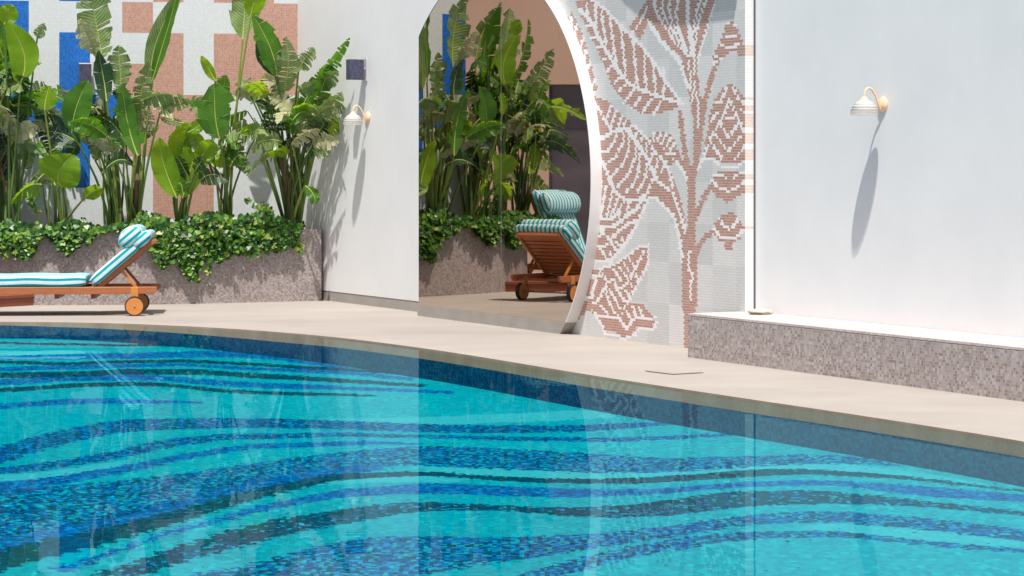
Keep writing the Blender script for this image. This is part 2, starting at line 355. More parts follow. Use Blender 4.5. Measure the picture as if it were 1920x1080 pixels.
for kind, dens, kps in bands:
    mk = band_mask(kps) * {'B': 1.0, 'T': 1.0, 'M': 0.5 + dens * 0.5, 'D': 0.95}[kind]
    if kind == 'B': cB = np.maximum(cB, mk)
    elif kind == 'T': cT = np.maximum(cT, mk); cB = cB * (1 - mk)
    elif kind == 'M': cB = np.maximum(cB, mk * 0.62); cT = np.maximum(cT, mk * 0.36)
    else: cT = np.maximum(cT, mk * 0.85); cB = np.maximum(cB, mk * 0.12)
for kps in pale: cP = np.maximum(cP, band_mask(kps) * 0.8)
ny, nx = XX.shape
verts = np.stack([XX, YY, ZZ], -1).reshape(-1, 3)
idx = np.arange(ny * nx).reshape(ny, nx)
faces = np.stack([idx[:-1,:-1], idx[:-1,1:], idx[1:,1:], idx[1:,:-1]], -1).reshape(-1, 4)
me = bpy.data.meshes.new('pool_floor'); me.from_pydata(verts.tolist(), [], faces[:, ::-1].tolist())
ca = me.color_attributes.new('bands', 'FLOAT_COLOR', 'POINT')
arr = np.stack([cB, cT, cP, np.ones_like(cB)], -1).reshape(-1).astype(np.float32); ca.data.foreach_set('color', arr)
m = mat('pool_floor_mosaic', (0,0.4,0.45), 0.9, 0.0); t = NT(m)
att = t.node('ShaderNodeAttribute', attribute_name='bands'); sc_ = t.node('ShaderNodeSeparateColor'); t.l.new(att.outputs['Color'], sc_.inputs[0])
pos = t.geo(); ds = t.vmath('ADD', pos, t.vmath('MULTIPLY', t.node('ShaderNodeTexNoise').outputs['Color'], (0,0,0)))
def tnoise(sx, sy, off):
    q = t.vmath('FLOOR', t.vmath('ADD', t.vmath('MULTIPLY', pos, (1/sx, 1/sy, 0)), (off, off, 0)))
    w_ = t.node('ShaderNodeTexWhiteNoise', noise_dimensions='2D'); t.put(w_.inputs['Vector'], q); return w_.outputs['Value']
r1 = t.math('ADD', t.math('MULTIPLY', tnoise(0.022, 0.034, 3.3), 0.6), t.math('MULTIPLY', t.noise(t.vmath('MULTIPLY', pos, (1, 0.7, 1)), 20, 3, 0.6), 0.4))
r1 = t.math('MULTIPLY', t.math('SUBTRACT', r1, 0.17), 1.55)
r2 = tnoise(0.03, 0.05, 9.1)
isT = t.math('LESS_THAN', r1, sc_.outputs[1]); isB = t.math('LESS_THAN', r1, t.math('ADD', sc_.outputs[1], sc_.outputs[0]))
basec = t.ramp(r2, [(0, (0.0,0.195,0.245)), (0.35, (0.0,0.23,0.28)), (0.7, (0.0,0.255,0.30)), (0.93, (0.0,0.30,0.34))], 'CONSTANT')
basec = t.mix(t.math('MULTIPLY', t.ramp(t.noise(t.vmath('MULTIPLY', pos, (0.5,0.5,1)), 1.1, 3), [(0.35,(0,)*3),(0.7,(1,)*3)]), 0.20), basec, (0.0,0.12,0.19,1))
basec = t.mix(t.math('MULTIPLY', sc_.outputs[2], 0.6), basec, (0.04,0.33,0.36,1))
bl = t.ramp(tnoise(0.025, 0.04, 5.7), [(0, (0.0,0.06,0.18)), (0.4, (0.0,0.085,0.26)), (0.75, (0.0,0.15,0.33)), (0.92, (0.0,0.035,0.12))], 'CONSTANT')
tl = t.ramp(tnoise(0.025, 0.04, 1.7), [(0, (0.0,0.035,0.065)), (0.5, (0.0,0.05,0.09)), (0.85, (0.0,0.025,0.05))], 'CONSTANT')
t.col(t.mix(isT, t.mix(isB, basec, bl), tl)); M['pool_floor'] = m
tag(obj('pool_floor', me, m), kind='structure')
# drain cover in the deck
c0, c1, c2, c3 = G(1208, 696.5), G(1262, 703), G(1321, 699.5), G(1262, 694.5)
bm = bmesh.new(); up = Vector((0,0,1))
q = [c0, c1, c2, c3]; cc = sum(q, Vector()) / 4
quad(bm, [p + up*0.004 for p in q], 1); quad(bm, [cc + (p - cc) * 0.975 + up*0.008 for p in q], 0)
for i in range(4):
    a, b = cc + (q[i]-cc)*0.975, cc + (q[(i+1)%4]-cc)*0.975; quad(bm, [a + up*0.004, b + up*0.004, b + up*0.008, a + up*0.008], 1)
tag(obj('access_cover', bm, [M['deck'], noisy('cover_seam', (0.27,0.24,0.215), (0.32,0.29,0.26), 5)]), 'flat pale stone access cover set in the deck by the low planter', 'cover')

# ------------------------------------------------------------------ long wall: plaster parts
DA, DM, DU, DR = 11.317, 11.04, 11.15, 11.245        # white wall, mirror face, mural face, right wall
tA0, tA1 = wt(558, DA), wt(785, DM)
w = thing('plaster_wall', W(tA0, DA, 0), 'tall white plaster wall left of the round mirror with a lamp and a small dark box on it', 'wall')
bm = bmesh.new(); wbox(bm, tA0 - 0.3, tA1 + 1.0, DA, DA + 0.3, 0.11, 6.0); obj('wall_face', bm, M['plaster'], w)
bm = bmesh.new(); wbox(bm, tA0 - 0.3, tA1 + 0.9, DA + 0.004, DA + 0.29, -0.02, 0.106); obj('skirting', bm, M['skirting'], w)
tm0 = wt(1050, DM); tR = wt(1397, DU)
w = thing('plaster_wall', W(tR, DR, 0), 'tall blank white plaster wall right of the leaf mural with one lamp on it', 'wall')
bm = bmesh.new(); wbox(bm, tR - 0.02, -8.0, DR, DR + 0.3, -0.02, 6.0); obj('wall_face', bm, M['plaster'], w)
bm = bmesh.new(); wbox(bm, tR + 0.002, tR + 0.012, DR - 0.012, DR - 0.001, 0.0, 6.0); obj('joint_strip', bm, M['joint'], w)

# ------------------------------------------------------------------ mural: brick mosaic with leaves, stems and buds
CW, CH = 0.030, 0.0225
tU0 = -21.0; nT = int(round((tR - tU0) / CW)); nZ = 156
tt = tR - (np.arange(nT)[::-1] + 0.5) * CW; zz = (np.arange(nZ) + 0.5) * CH
TT, Z2 = np.meshgrid(tt, zz); odd = (np.arange(nZ) % 2)[:, None] * CW * 0.5
PXm = np.zeros_like(TT); 
Xw = U.x * TT - N.x * DU; Yw = U.y * TT - N.y * DU
PXm = 960 + F * Xw / Yw; PYm = HOR + F * (HC - Z2) / Yw
chk = (np.floor((TT + 40) / 0.355) * 7 + np.floor(Z2 / 0.355) * 13) % 5
art = np.where(chk < 2, 2, np.where(chk < 4, 3, 4)).astype(int)         # 0 brown 1 white 2..4 greys
def poly(pts, c):
    global art
    inside = np.zeros(PXm.shape, bool); n_ = len(pts)
    for i in range(n_):
        x1, y1 = pts[i]; x2, y2 = pts[(i+1) % n_]
        if y1 == y2: continue
        cond = ((y1 > PYm) != (y2 > PYm)) & (PXm < (x2 - x1) * (PYm - y1) / (y2 - y1) + x1); inside ^= cond
    art = np.where(inside, c, art)
def line(pts, w_, c, only=None):
    global art
    dmin = np.full(PXm.shape, 1e9)
    for (x1, y1), (x2, y2) in zip(pts, pts[1:]):
        dx, dy = x2 - x1, y2 - y1; L2 = dx*dx + dy*dy + 1e-9
        k = np.clip(((PXm - x1)*dx + (PYm - y1)*dy) / L2, 0, 1)
        dmin = np.minimum(dmin, np.hypot(PXm - x1 - k*dx, PYm - y1 - k*dy))
    mk = dmin < w_ / 2
    if only is not None: mk &= (art == only)
    art = np.where(mk, c, art)
Bc, Wc = 0, 1
def V(*ls, w_=4.6):
    for l in ls: line(l, w_, Wc)
# thin leaf along the mirror rim
poly([(1073,22),(1084,42),(1092,62),(1100,84),(1107,115),(1114,142),(1121,166),(1121,172),(1100,172),(1085,120),(1062,60),(1062,35)], Bc)
V([(1071,33),(1072,52)],[(1082,46),(1078,66)],[(1095,70),(1088,90)],[(1100,94),(1096,112)],[(1107,118),(1099,130)],[(1118,150),(1106,166)])
# big upper leaf
poly([(1080,3),(1108,0),(1135,20),(1165,52),(1200,85),(1220,112),(1245,150),(1262,175),(1279,194),(1262,206),(1235,213),(1205,213),(1180,197),(1160,176),(1147,156),(1132,120),(1118,86),(1100,50),(1088,24)], Bc)
line([(1108,-4),(1135,17),(1165,49),(1200,82),(1222,110),(1247,148),(1264,173),(1278,190)], 6, Wc)
line([(1088,18),(1110,42),(1126,75),(1142,102),(1158,130),(1180,157),(1202,168),(1228,178),(1260,188),(1280,194)], 7, Wc)
V([(1100,5),(1103,34)],[(1117,6),(1119,49)],[(1128,20),(1132,50),(1138,82)],[(1144,31),(1147,55),(1153,100),(1158,124)],[(1165,49),(1170,100),(1174,142)],[(1188,75),(1191,115),(1196,164)],[(1209,94),(1211,150),(1214,170)],[(1224,112),(1227,136),(1231,176)],[(1244,127),(1247,153),(1243,184)])
V([(1151,120),(1139,133)],[(1166,140),(1153,156)],[(1173,158),(1159,173)],[(1192,164),(1171,192)],[(1204,181),(1187,201)],[(1221,187),(1206,210)],[(1241,189),(1227,214)],[(1115,44),(1099,51)],[(1121,68),(1106,71)],[(1130,88),(1118,90)],[(1142,107),(1130,113)])
# upper fan
poly([(1222,-20),(1213,3),(1196,30),(1180,53),(1187,61),(1201,74),(1212,52),(1217,36),(1231,52),(1240,70),(1258,90),(1276,103),(1281,118),(1309,118),(1312,89),(1318,72),(1324,53),(1331,36),(1338,15),(1343,-20)], Bc)
line([(1217,40),(1239,76),(1262,99),(1277,118)], 8, Wc); line([(1340,10),(1330,42),(1320,76),(1312,100),(1310,118)], 4, Wc)
line([(1186,63),(1202,40),(1214,14)], 4, Wc)
V([(1228,-5),(1228,14),(1236,32),(1252,56),(1272,88)],[(1243,-5),(1242,16),(1250,38),(1268,66),(1284,100)],[(1258,-5),(1254,14),(1262,44),(1276,66),(1290,104)],[(1274,-5),(1268,24),(1273,52),(1283,80),(1293,108)],[(1328,-5),(1316,22),(1309,50),(1304,84),(1302,112)],[(1316,-5),(1308,20),(1303,44),(1299,76)], w_=4.2)
line([(1289,-5),(1292,20),(1292,44),(1296,80),(1299,108)], 7, Wc)
# stem column
poly([(1279,108),(1309,108),(1311,180),(1318,186),(1325,186),(1326,200),(1321,235),(1318,262),(1312,300),(1308,330),(1298,330),(1303,250),(1297,195),(1292,175),(1284,138)], Bc)
V([(1301,100),(1302,140)],[(1301,151),(1305,172),(1310,194),(1310,240)],[(1292,112),(1296,150),(1299,190)], w_=3.6)
line([(1275,112),(1283,138),(1291,165)], 6, Wc)
line([(1362,100),(1350,108),(1342,122),(1334,148),(1325,182)], 9.5, Bc); line([(1347,116),(1338,119)], 6, Wc)
line([(1276,212),(1280,250),(1288,300),(1297,330)], 9.5, Bc)
# left mass of leaves
poly([(1104,176),(1125,184),(1140,190),(1158,208),(1175,222),(1194,240),(1213,258),(1220,259),(1229,247),(1250,246),(1260,255),(1268,270),(1277,295),(1290,312),(1300,340),(1306,480),(1283,490),(1277,465),(1274,444),(1269,417),(1263,401),(1247,387),(1233,371),(1219,371),(1212,382),(1202,405),(1191,430),(1177,450),(1163,469),(1147,488),(1100,488),(1100,200)], Bc)
poly([(1254,312),(1266,306),(1283,326),(1290,350),(1291,400),(1291,440),(1285,410),(1278,380),(1270,350),(1262,330)], 2)
line([(1281,492),(1277,465),(1274,444),(1268,417),(1262,402),(1247,389),(1233,373),(1218,371),(1211,384),(1201,407),(1190,431),(1176,452),(1162,471),(1146,489),(1110,489)], 6, Wc)
V([(1265,300),(1283,320),(1289,340)],[(1250,289),(1266,289)], w_=5)
V([(1232,338),(1248,350),(1262,362),(1272,389),(1279,411),(1288,440),(1291,462)], w_=5.4)
V([(1124,259),(1134,259),(1145,249),(1173,241),(1185,252),(1203,280),(1216,301),(1226,324),(1232,338)], w_=7)
V([(1188,234),(1213,259),(1229,283),(1238,295),(1250,305),(1257,329),(1262,350)], w_=5.4)
V([(1146,200),(1139,222)],[(1155,209),(1146,240)],[(1166,218),(1158,244)],[(1174,228),(1168,241)],[(1184,238),(1178,246)],[(1197,246),(1191,254)],[(1116,190),(1128,212),(1146,244)],[(1206,258),(1202,266)])
V([(1157,252),(1149,271),(1139,286),(1124,283)],[(1171,249),(1170,265),(1154,296),(1134,308)],[(1179,256),(1179,283),(1169,307),(1149,329),(1142,343)],[(1192,271),(1192,295),(1179,326),(1157,352)],[(1201,286),(1197,326),(1188,347),(1172,362)],[(1214,307),(1211,333),(1196,360)],[(1226,333),(1216,357),(1208,374)])
V([(1214,271),(1213,296)],[(1225,287),(1220,303)],[(1234,297),(1229,326)],[(1250,306),(1240,322)],[(1228,248),(1226,262)],[(1240,249),(1234,262)],[(1251,249),(1241,271)],[(1260,258),(1245,281)],[(1267,268),(1256,283)])
V([(1120,288),(1134,310),(1145,341),(1156,360),(1177,378),(1199,374),(1208,366)], w_=6)
V([(1137,350),(1127,408)],[(1149,360),(1138,408)],[(1160,371),(1145,410)],[(1169,380),(1150,410)],[(1182,380),(1176,396)],[(1129,340),(1122,372)],[(1163,392),(1161,408)])
V([(1120,411),(1145,411),(1157,404)], w_=5); V([(1116,427),(1151,425),(1166,414),(1180,401),(1197,389),(1202,375),(1208,368)], w_=7.5)
V([(1150,444),(1158,436),(1177,420),(1193,414)], w_=6); V([(1120,429),(1132,436),(1141,446),(1147,456),(1158,472)],[(1117,460),(1140,460),(1149,447),(1159,437)],[(1118,446),(1128,440)],[(1127,468),(1137,484)],[(1143,470),(1150,484)],[(1166,444),(1172,456)],[(1154,454),(1166,462)], w_=4.6)
# main trunk and right branches
poly([(1281,486),(1287,440),(1292,400),(1292,330),(1303,330),(1303,400),(1300,440),(1308,489),(1306,600),(1305,660),(1282,660)], Bc)
V([(1294,470),(1293,505),(1298,512),(1296,562)], w_=3.8)
line([(1297,425),(1310,396),(1322,368),(1336,350)], 9.5, Bc); line([(1303,486),(1311,464),(1322,446),(1338,434)], 9.5, Bc)
# buds on the right
poly([(1366,39),(1376,39),(1382,50),(1388,66),(1394,80),(1400,92),(1400,107),(1388,106),(1382,98),(1362,98),(1360,109),(1345,112),(1335,118),(1341,97),(1348,85),(1355,70),(1360,50)], Bc)
V([(1364,45),(1379,45)],[(1360,69),(1381,68)],[(1353,85),(1362,87)],[(1379,84),(1388,84)],[(1361,91),(1379,90)],[(1343,106),(1352,110)], w_=5)
poly([(1362,160),(1378,160),(1400,187),(1400,297),(1383,306),(1354,306),(1343,297),(1319,295),(1322,270),(1328,244),(1332,212),(1340,192),(1350,172)], Bc)
V([(1365,163),(1352,190),(1342,194)],[(1375,163),(1386,185),(1397,194)],[(1369,184),(1358,215),(1341,245),(1331,264)],[(1369,184),(1381,215),(1393,240),(1400,252)],[(1352,233),(1367,259),(1386,229)],[(1342,251),(1366,284),(1391,254)],[(1335,268),(1354,297)],[(1398,272),(1381,297)],[(1346,211),(1335,226)],[(1362,222),(1376,222)],[(1392,206),(1399,216)], w_=4.6)
V([(1311,316),(1328,273)],[(1313,303),(1320,297),(1336,298),(1352,311),(1385,311),(1400,302)], w_=5.2)
poly([(1354,320),(1381,320),(1400,326),(1400,352),(1393,364),(1376,372),(1366,381),(1356,374),(1345,369),(1335,358),(1333,340),(1340,326)], Bc)
V([(1338,326),(1350,326),(1361,332)],[(1397,326),(1386,326),(1377,332)],[(1334,336),(1345,350),(1366,358),(1386,350),(1400,338)], w_=5)
poly([(1358,400),(1377,400),(1388,413),(1397,430),(1386,451),(1375,455),(1374,467),(1359,467),(1358,455),(1349,451),(1335,434),(1345,413)], Bc)
V([(1351,410),(1358,424),(1368,429),(1377,424),(1385,410)],[(1340,427),(1353,446),(1379,448),(1400,426)], w_=5)
# small leaf and open flower low on the left
poly([(1215,460),(1215,494),(1201,522),(1180,561),(1167,587),(1160,593),(1121,593),(1110,585),(1110,565),(1112,550),(1121,520),(1128,505),(1151,498),(1175,483),(1195,466)], Bc)
line([(1216,458),(1216,494),(1202,522),(1181,561),(1168,587)], 5, Wc); line([(1216,460),(1196,464),(1176,481),(1152,496),(1128,503),(1120,520),(1111,550),(1109,566),(1120,567),(1140,530),(1151,523),(1156,535),(1164,542),(1180,528),(1188,511),(1208,472)], 5, Wc)
V([(1152,505),(1167,528)],[(1161,499),(1176,520)],[(1170,493),(1183,512)],[(1180,485),(1189,498)],[(1131,511),(1138,528)],[(1136,539),(1141,562),(1153,586)],[(1143,541),(1164,580)],[(1155,537),(1173,566)],[(1125,572),(1141,588)],[(1172,543),(1182,556)],[(1182,532),(1189,541)],[(1192,514),(1198,524)], w_=4.2)
poly([(1119,592),(1132,608),(1136,621),(1160,625),(1167,632),(1178,631),(1188,625),(1197,612),(1223,614),(1228,602),(1219,587),(1208,573),(1199,567),(1182,567),(1173,578),(1167,588)], Bc)
V([(1116,586),(1122,591),(1160,594),(1175,616),(1191,597),(1215,598),(1228,596)],[(1117,592),(1131,611),(1134,624),(1159,628),(1167,636),(1190,629),(1199,616),(1226,617),(1232,602)],[(1188,573),(1193,595)],[(1200,577),(1206,594)],[(1177,586),(1184,602)], w_=4.8)
poly([(1126,505),(1124,516),(1100,515),(1100,504)], Bc); poly([(1116,522),(1106,556),(1090,556),(1100,524)], Bc); poly([(1112,562),(1110,580),(1098,586),(1080,604),(1074,590),(1092,562)], Bc)
line([(1128,518),(1102,518)], 4, Wc); line([(1112,559),(1090,559)], 4, Wc)
bm = bmesh.new(); uvl = bm.loops.layers.uv.verify()
P2 = np.stack([Xw, Yw, Z2], -1)
for j in range(nZ):
    sh = 0.5 * CW * (j % 2)
    i = 0
    while i < nT:                                    # runs of one colour become one strip of tiles
        c = art[j, i]; k = i
        while k + 1 < nT and art[j, k+1] == c: k += 1
        ta = tR - (nT - i) * CW - (sh if i > 0 else 0); tb = tR - (nT - 1 - k) * CW - (sh if k < nT - 1 else 0)
        z0, z1 = j * CH, (j + 1) * CH
        quad(bm, [W(ta, DU, z0), W(tb, DU, z0), W(tb, DU, z1), W(ta, DU, z1)], int(c), [(ta - tR + 60, z0), (tb - tR + 60, z0), (tb - tR + 60, z1), (ta - tR + 60, z1)])
        i = k + 1
    c = int(art[j, nT-1]); z0, z1 = j * CH, (j + 1) * CH
    quad(bm, [W(tR, DU, z0), W(tR, DR, z0), W(tR, DR, z1), W(tR, DU, z1)], 5 if c == 0 else 1, [(0.0, z0), (0.09, z0), (0.09, z1), (0.0, z1)])  # side face in lighter tiles, painted as more strongly lit than the front
z0 = nZ * CH
for (a, b, c) in ((tU0, tR, 2),): quad(bm, [W(a, DU, z0), W(b, DU, z0), W(b, DU, 6), W(a, DU, 6)], c, [(0, z0), (b-a, z0), (b-a, 6), (0, 6)])
quad(bm, [W(tR, DU, z0), W(tR, DR, z0), W(tR, DR, 6), W(tR, DU, 6)], 2, [(0, z0), (.1, z0), (.1, 6), (0, 6)])
w = thing('mosaic_mural', W(tU0, DU, 0), 'tiled mural panel of brown and white leaves, stems and buds on pale grey', 'mural')
obj('tile_picture', bm, [M['m_brown'], M['m_white'], M['m_g1'], M['m_g2'], M['m_g3'], M['m_side_lit']], w)
bm = bmesh.new(); wbox(bm, tU0, tR - 0.004, DU + 0.003, DR + 0.2, -0.02, 5.99); obj('backing', bm, M['m_g1'], w)

# ------------------------------------------------------------------ the round mirror
cx_, cz_, R_ = -21.2015, 1.417, 2.068
tl_, tseam = wt(785, DM), wt(939.5, DM); zb = 0.11
def arc(a0, a1, n_): return [(cx_ + R_ * math.cos(a0 + (a1-a0)*k/n_), cz_ + R_ * math.sin(a0 + (a1-a0)*k/n_)) for k in range(n_+1)]
aR0 = -math.asin((cz_ - zb) / R_); aL = PI - math.acos((cx_ - tl_) / R_)
outline = arc(aR0, aL, 90) + [(tl_, zb)]
w = thing('round_mirror', W(cx_, DM, 0), 'huge round bronze mirror with white rim standing against the mosaic mural', 'mirror')
def pane(t0, t1, name):
    up_ = [(t, z) for t, z in arc(0.0, PI, 120)]
    pts = []
    for k in range(41):
        t = t0 + (t1 - t0) * k / 40; h = cz_ + math.sqrt(max(0, R_**2 - (t - cx_)**2)) if abs(t - cx_) < R_ else cz_
        pts.append((t, h))
    bm = bmesh.new()
    poly_ = [p for p in outline if t0 - 1e-6 <= p[0] <= t1 + 1e-6]
    ts = sorted([p for p in poly_ if p[1] > cz_], key=lambda p: p[0])
    zt = lambda t: cz_ + math.sqrt(max(0, R_**2 - (t - cx_)**2))
    zlo = lambda t: zb if t < cx_ + R_ * math.cos(aR0) else cz_ - math.sqrt(max(0, R_**2 - (t - cx_)**2))
    K = 60; vs = []
    for k in range(K + 1):
        t = t0 + (t1 - t0) * (1 - math.cos(PI/2 * k / K) if False else k / K)
        vs.append((bm.verts.new(W(t, DM, zlo(t))), bm.verts.new(W(t, DM, zt(t)))))
    for a, b in zip(vs, vs[1:]):
        if (a[0].co - a[1].co).length < 1e-5: continue
        if (b[0].co - b[1].co).length < 1e-5: bm.faces.new((a[0], b[0], a[1]))
        else: bm.faces.new((a[0], b[0], b[1], a[1]))
    obj(name, bm, M['mirror'], w)
pane(tl_, tseam - 0.003, 'mirror_pane'); pane(tseam + 0.003, cx_ + R_ - 0.0005, 'mirror_pane')
bm = bmesh.new()
outer = outline
for i in range(len(outer)):
    (ta, za), (tb, zb2) = outer[i], outer[(i+1) % len(outer)]
    quad(bm, [W(ta, DM, za), W(tb, DM, zb2), W(tb, DU + 0.01, zb2), W(ta, DU + 0.01, za)])
# backing sheet just behind the panes, shows only in the joint
quad(bm, [W(tseam - 0.02, DM + 0.004, zb), W(tseam + 0.02, DM + 0.004, zb), W(tseam + 0.02, DM + 0.004, 3.2), W(tseam - 0.02, DM + 0.004, 3.2)])
bmesh.ops.recalc_face_normals(bm, faces=bm.faces)
o = obj('rim', bm, M['frame_white'], w)
# narrow rim lip in front
bm = bmesh.new(); K = 120; pts = arc(aR0, aL, K)
for a, b in zip(pts, pts[1:]):
    s = lambda p, r: (cx_ + (p[0]-cx_)*(R_ + r)/R_, cz_ + (p[1]-cz_)*(R_ + r)/R_)
    a0, a1, b0, b1 = s(a, -0.004), s(a, 0.006), s(b, -0.004), s(b, 0.006)
    quad(bm, [W(*[a0[0], DM - 0.004, a0[1]]), W(b0[0], DM - 0.004, b0[1]), W(b1[0], DM - 0.004, b1[1]), W(a1[0], DM - 0.004, a1[1])])
    quad(bm, [W(a1[0], DM - 0.004, a1[1]), W(b1[0], DM - 0.004, b1[1]), W(b1[0], DU, b1[1]), W(a1[0], DU, a1[1])])
bmesh.ops.remove_doubles(bm, verts=bm.verts, dist=1e-5)
obj('rim_lip', bm, M['frame_white'], w)
bm = bmesh.new(); te = wt(1050, DM - 0.01)
te2 = cx_ + R_ * math.cos(aR0)
for (a, b, c, d) in (((tl_ - 0.005, 0), (te, 0), (te2 + 0.01, 0.108), (tl_ - 0.005, 0.108)),):
    fr_ = [W(t, DM - 0.012, z) for t, z in (a, b, c, d)]; bk_ = [W(t, DU + 0.15, z) for t, z in (a, b, c, d)]
    quad(bm, fr_); quad(bm, [fr_[3], fr_[2], bk_[2], bk_[3]]); quad(bm, [fr_[1], bk_[1], bk_[2], fr_[2]]); quad(bm, [fr_[0], fr_[3], bk_[3], bk_[0]])
obj('plinth', bm, M['skirting'], w)

# ------------------------------------------------------------------ back wall of coloured blocks
C0 = W(tA0, DA, 0); EB = Vector((-0.9854, -0.1703, 0)); NB = Vector((0.1703, -0.9854, 0))
def bw(px):       # distance along the back wall from the corner
    k = (px - 960) / F; # X = kY
    return (k * C0.y - C0.x) / (EB.x - k * EB.y)
def BW(s, z, off=0.0): return C0 + EB * s + NB * off + Vector((0, 0, z))
colx = [557, 514, 458, 401, 344, 287, 229, 169, 111, 54, -3, -60]
cs = [0.0] + [bw(x) for x in colx[1:]]
rz = lambda r: 3.07 - 0.358 * r
grid = {-3:'WOWWOOWWWBW', -2:'WOOWOWWBWWW', -1:'OOWWWOWWWBB', 0:'OOOWOWWBWBB', 1:'OOOWOOWBWBB', 2:'WWWOOOBBBBB', 3:'WWWWOOWBWWW', 4:'WWWOOWWBWWW', 5:'WWWOOWWWWWW'}
bm = bmesh.new(); mi = {'W': 0, 'B': 1, 'O': 2}
for r in range(-8, 9):
    g_ = grid.get(r, 'WWWWWWWWWWW' if r > 0 else 'WOWWWBWWOWW')
    for c in range(11):
        s0, s1, z1, z0 = cs[c], cs[c+1], rz(r), max(0, rz(r + 1))
        if c == 10 : s1 = min(s1, 3.50)
        if z1 <= 0: continue
        quad(bm, [BW(s1, z0), BW(s0, z0), BW(s0, z1), BW(s1, z1)], mi[g_[c]], [(10 - s1, z0), (10 - s0, z0), (10 - s0, z1), (10 - s1, z1)])
zt_ = rz(-8)
sE = min(cs[11], 3.50)
quad(bm, [BW(0, zt_), BW(0, zt_, -0.3), BW(sE, zt_, -0.3), BW(sE, zt_)], 0, [(0, 0), (.3, 0), (.3, 3), (0, 3)])
quad(bm, [BW(sE, 0), BW(sE, zt_), BW(sE, zt_, -0.3), BW(sE, 0, -0.3)], 0, [(0, 0), (0, 5), (.3, 5), (.3, 0)])
quad(bm, [BW(0, 0, -0.3), BW(sE, 0, -0.3), BW(sE, zt_, -0.3), BW(0, zt_, -0.3)], 0, [(0, 0), (3, 0), (3, 5), (0, 5)])
tag(obj('mosaic_wall', bm, [M['white_tile'], M['blue_tile'], M['terra_tile']]), 'mosaic wall of white, blue and terracotta blocks behind the plants', 'wall')

# ------------------------------------------------------------------ peach building with dark door, seen in the mirror
pw = Vector((-9.92, 29.4, 0)); dw = Vector((-0.555, -0.832, 0)); nw = Vector((0.832, -0.555, 0))
w = thing('peach_building', pw, 'peach rendered building with dark glass doors reflected in the mirror', 'building')
bm = bmesh.new(); box(bm, pw - dw * 4.5, dw * 4.5, -nw * 0.3, (0, 0, 7)); box(bm, pw + Vector((0,0,2.68)), dw * 3.2, -nw * 0.3, (0, 0, 4.32)); obj('wall', bm, M['peach_wall'], w)
bm = bmesh.new(); box(bm, pw - nw * 0.12, dw * 3.2, -nw * 0.05, (0, 0, 2.68)); d_ = obj('door', bm, M['door_dark'], w)
for k in (0.0, 1.55):
    bm = bmesh.new(); box(bm, pw + dw * k - nw * 0.119 , dw * 0.05, nw * 0.03, (0, 0, 2.67)); obj('door_frame', bm, M['navy'], d_)

# ------------------------------------------------------------------ planters
front = spline([(-2.17,27.90,0),(-3.1,27.48,0),(-3.95,27.18,0),(-5.1,27.02,0),(-5.9,27.12,0)], 8)
w = thing('raised_planter', (-4, 27.2, 0), 'tall curved planter clad in pink and grey mosaic below the wall of blocks', 'planter')
bm = bmesh.new(); acc = 0; ZT = 0.81
back = [p + Vector((0, 0.11, 0)) for p in front]
for i, (a, b) in enumerate(zip(front, front[1:])):
    L = (b - a).length; u = Vector((0,0,ZT))
    quad(bm, [b, a, a + u, b + u], 0, [(acc + L, 0), (acc, 0), (acc, ZT), (acc + L, ZT)])
    c, d = back[i], back[i+1]
    quad(bm, [b + u, a + u, c + u, d + u], 0, [(acc + L, 0), (acc, 0), (acc, .11), (acc + L, .11)])
    quad(bm, [c, d, d + u, c + u], 0, [(acc, 0), (acc + L, 0), (acc + L, ZT), (acc, ZT)])
    acc += L
e = front[-1]; e2 = Vector((-6.0, 27.74, 0))
dirn = (e2 - e); quad(bm, [e2, e, e + u, e2 + u], 0, [(dirn.length, 0), (0, 0), (0, ZT), (dirn.length, ZT)])
quad(bm, [e2 + u, e + u, e + u + Vector((.11,0,0)), e2 + u + Vector((.11,0,0))], 0, [(0,0),(.6,0),(.6,.11),(0,.11)])
e3 = front[0]; quad(bm, [e3, e3 + Vector((0.0,.25,0)), e3 + Vector((0.0,.25,ZT)), e3 + u], 0, [(0,0),(.25,0),(.25,ZT),(0,ZT)])
bmesh.ops.remove_doubles(bm, verts=bm.verts, dist=1e-5)
obj('wall', bm, M['planter_tile_far'], w)
bm = bmesh.new()
for i in range(len(back) - 1):
    a, b = back[i], back[i+1]; ya = C0.y + (a.x - C0.x) * (EB.y / EB.x); yb = C0.y + (b.x - C0.x) * (EB.y / EB.x)
    quad(bm, [Vector((b.x, b.y, .76)), Vector((a.x, a.y, .76)), Vector((a.x, ya, .76)), Vector((b.x, yb, .76))])
obj('soil', bm, M['soil'], w)
# low planter at the right
dF = 10.64; tP = wt(1290, dF)
w = thing('low_planter', W(tP, dF, 0), 'low mosaic clad planter with pale stone top along the right white wall', 'planter')
bm = bmesh.new(); wbox(bm, tP, -8.0, dF, DR - 0.003, 0, 0.335, 0); obj('wall', bm, M['planter_tile'], w)
bm = bmesh.new(); wbox(bm, tP - 0.0, -8.0, dF + 0.0, DR - 0.003, 0.339, 0.357, 0)
obj('top_slab', bm, M['ledge'], w)
